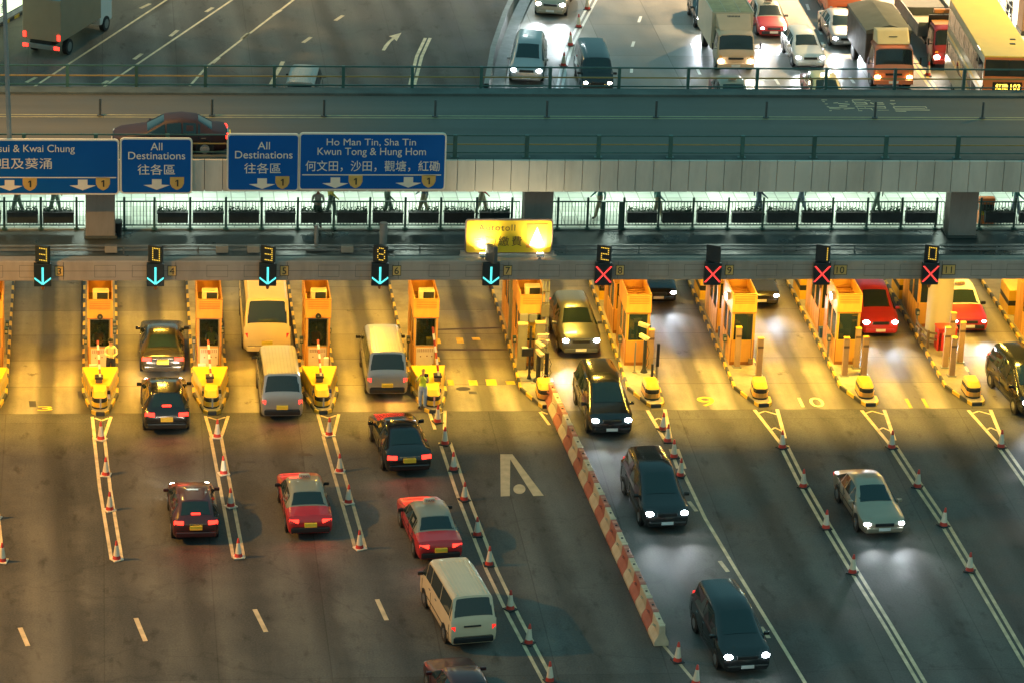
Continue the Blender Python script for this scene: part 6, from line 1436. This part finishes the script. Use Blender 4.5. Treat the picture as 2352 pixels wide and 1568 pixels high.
HIVIS = M('hi_vis_yellow_green', (0.55, 0.72, 0.05), 0.6, var=0.1); CREAMS = cloth('cream_shirt', (0.62, 0.52, 0.34)); DARKT = cloth('dark_trousers', (0.02, 0.022, 0.025)); JEANS = cloth('pale_jeans', (0.30, 0.38, 0.50)); ORV = M('hi_vis_orange', (0.70, 0.25, 0.12), 0.6)
p = G(252, 840, 0.72 + 0.155)
pl_ = person((-16.50, 1.22, 0.155), R(8), CREAMS, DARKT, 'person in a cream jacket and dark cap before the booth between lanes 3 and 4', 'hold', BLACK, M('jacket_yellow', (0.66, 0.50, 0.18), 0.7))
p = G(970, 938, 0.0)
ph = person((p.x, p.y, 0.012), R(-20), cloth('grey_sleeves', (0.28, 0.22, 0.16)), JEANS, 'person in a yellow-green vest and jeans holding up a camera beside lane 6', 'photo', None, HIVIS)
t = empty('camera', (p.x + 0.10, p.y - 0.30, 1.60), R(-20), 'dark hand camera held by the person in the yellow-green vest', 'camera')
b = MB(); b.box((0, 0, 0), (0.16, 0.08, 0.11)); b.build('body', BLACK, t, bevel=0.01); b = MB(); b.cyl((0, -0.04, 0), (0, -0.13, 0), 0.04, n=12); b.build('lens', BLACK, t, smooth=True)
for i, v in ((0, ORV), (1, M('vest_dull_yellow', (0.60, 0.48, 0.10), 0.6)), (2, ORV)):
    person((IX(i) + (-0.06 if i != 1 else 0.1), 2.75, 0.16), R(6), cloth('pale_sleeves', (0.5, 0.42, 0.28)), DARKT, 'toll collector seen through the booth window ' + between(i), 'hold', None, v, 'toll collectors in the booths')
# an arm in the air beside lane 8's booth belongs to a collector leaning out
person((IX(5) + 0.55, 4.3, 0.155), R(-60), cloth('blue_shirt', (0.06, 0.12, 0.2)), DARKT, 'person in a blue shirt standing beside the booth right of lane 8', 'walk')
DK = [cloth('navy', (0.07, 0.11, 0.16)), cloth('green_grey', (0.16, 0.24, 0.20)), cloth('teal', (0.06, 0.20, 0.20)), cloth('pale', (0.45, 0.46, 0.42)), cloth('red_top', (0.35, 0.05, 0.05)), cloth('yellow_top', (0.6, 0.5, 0.1))]
PW = [(729, 523, 3, 'hold', 'facing out behind the fifth planter of the middle stretch'), (40, 494, 1, 'walk', 'walking behind the leftmost fence stretch, left one'), (126, 490, 0, 'walk', 'walking behind the leftmost fence stretch, right one'), (760, 500, 5, 'walk', 'in a yellow top behind the middle fence'), (890, 505, 1, 'walk', 'in grey green, walking behind the middle fence'), (972, 497, 0, 'walk', 'in navy, walking behind the middle fence'),
      (1105, 492, 4, 'walk', 'in a red top near the end of the middle fence'), (1376, 501, 2, 'walk', 'in teal beside the thick gate post'), (1509, 505, 2, 'walk', 'behind the first planter of the right fence'), (1740, 498, 0, 'walk', 'in navy behind the fourth planter of the right fence'), (1838, 490, 1, 'walk', 'behind the fifth planter of the right fence'), (2012, 492, 3, 'walk', 'in a pale top behind the right fence'), (2330, 500, 2, 'walk', 'behind the far right fence')]
for x, y, c, ps, lab in PW:
    p = G(x, y, 6.0)
    person((p.x, p.y, 6.0), R(random.choice((80, -80, 95, -95))) if ps == 'walk' else 0.1, DK[c], random.choice((cloth('denim', (0.10, 0.15, 0.20)), cloth('grey_green_trousers', (0.12, 0.18, 0.16)), cloth('khaki', (0.25, 0.23, 0.16)))), 'pedestrian ' + lab, ps, None, None, 'pedestrians on the lit walkway')
p = G(2317, 42, 0.15)
person((p.x, p.y, 0.15), R(200), cloth('white_shirt', (0.7, 0.7, 0.7)), DARKT, 'person in a white shirt and dark trousers by the silver railing at the top right')
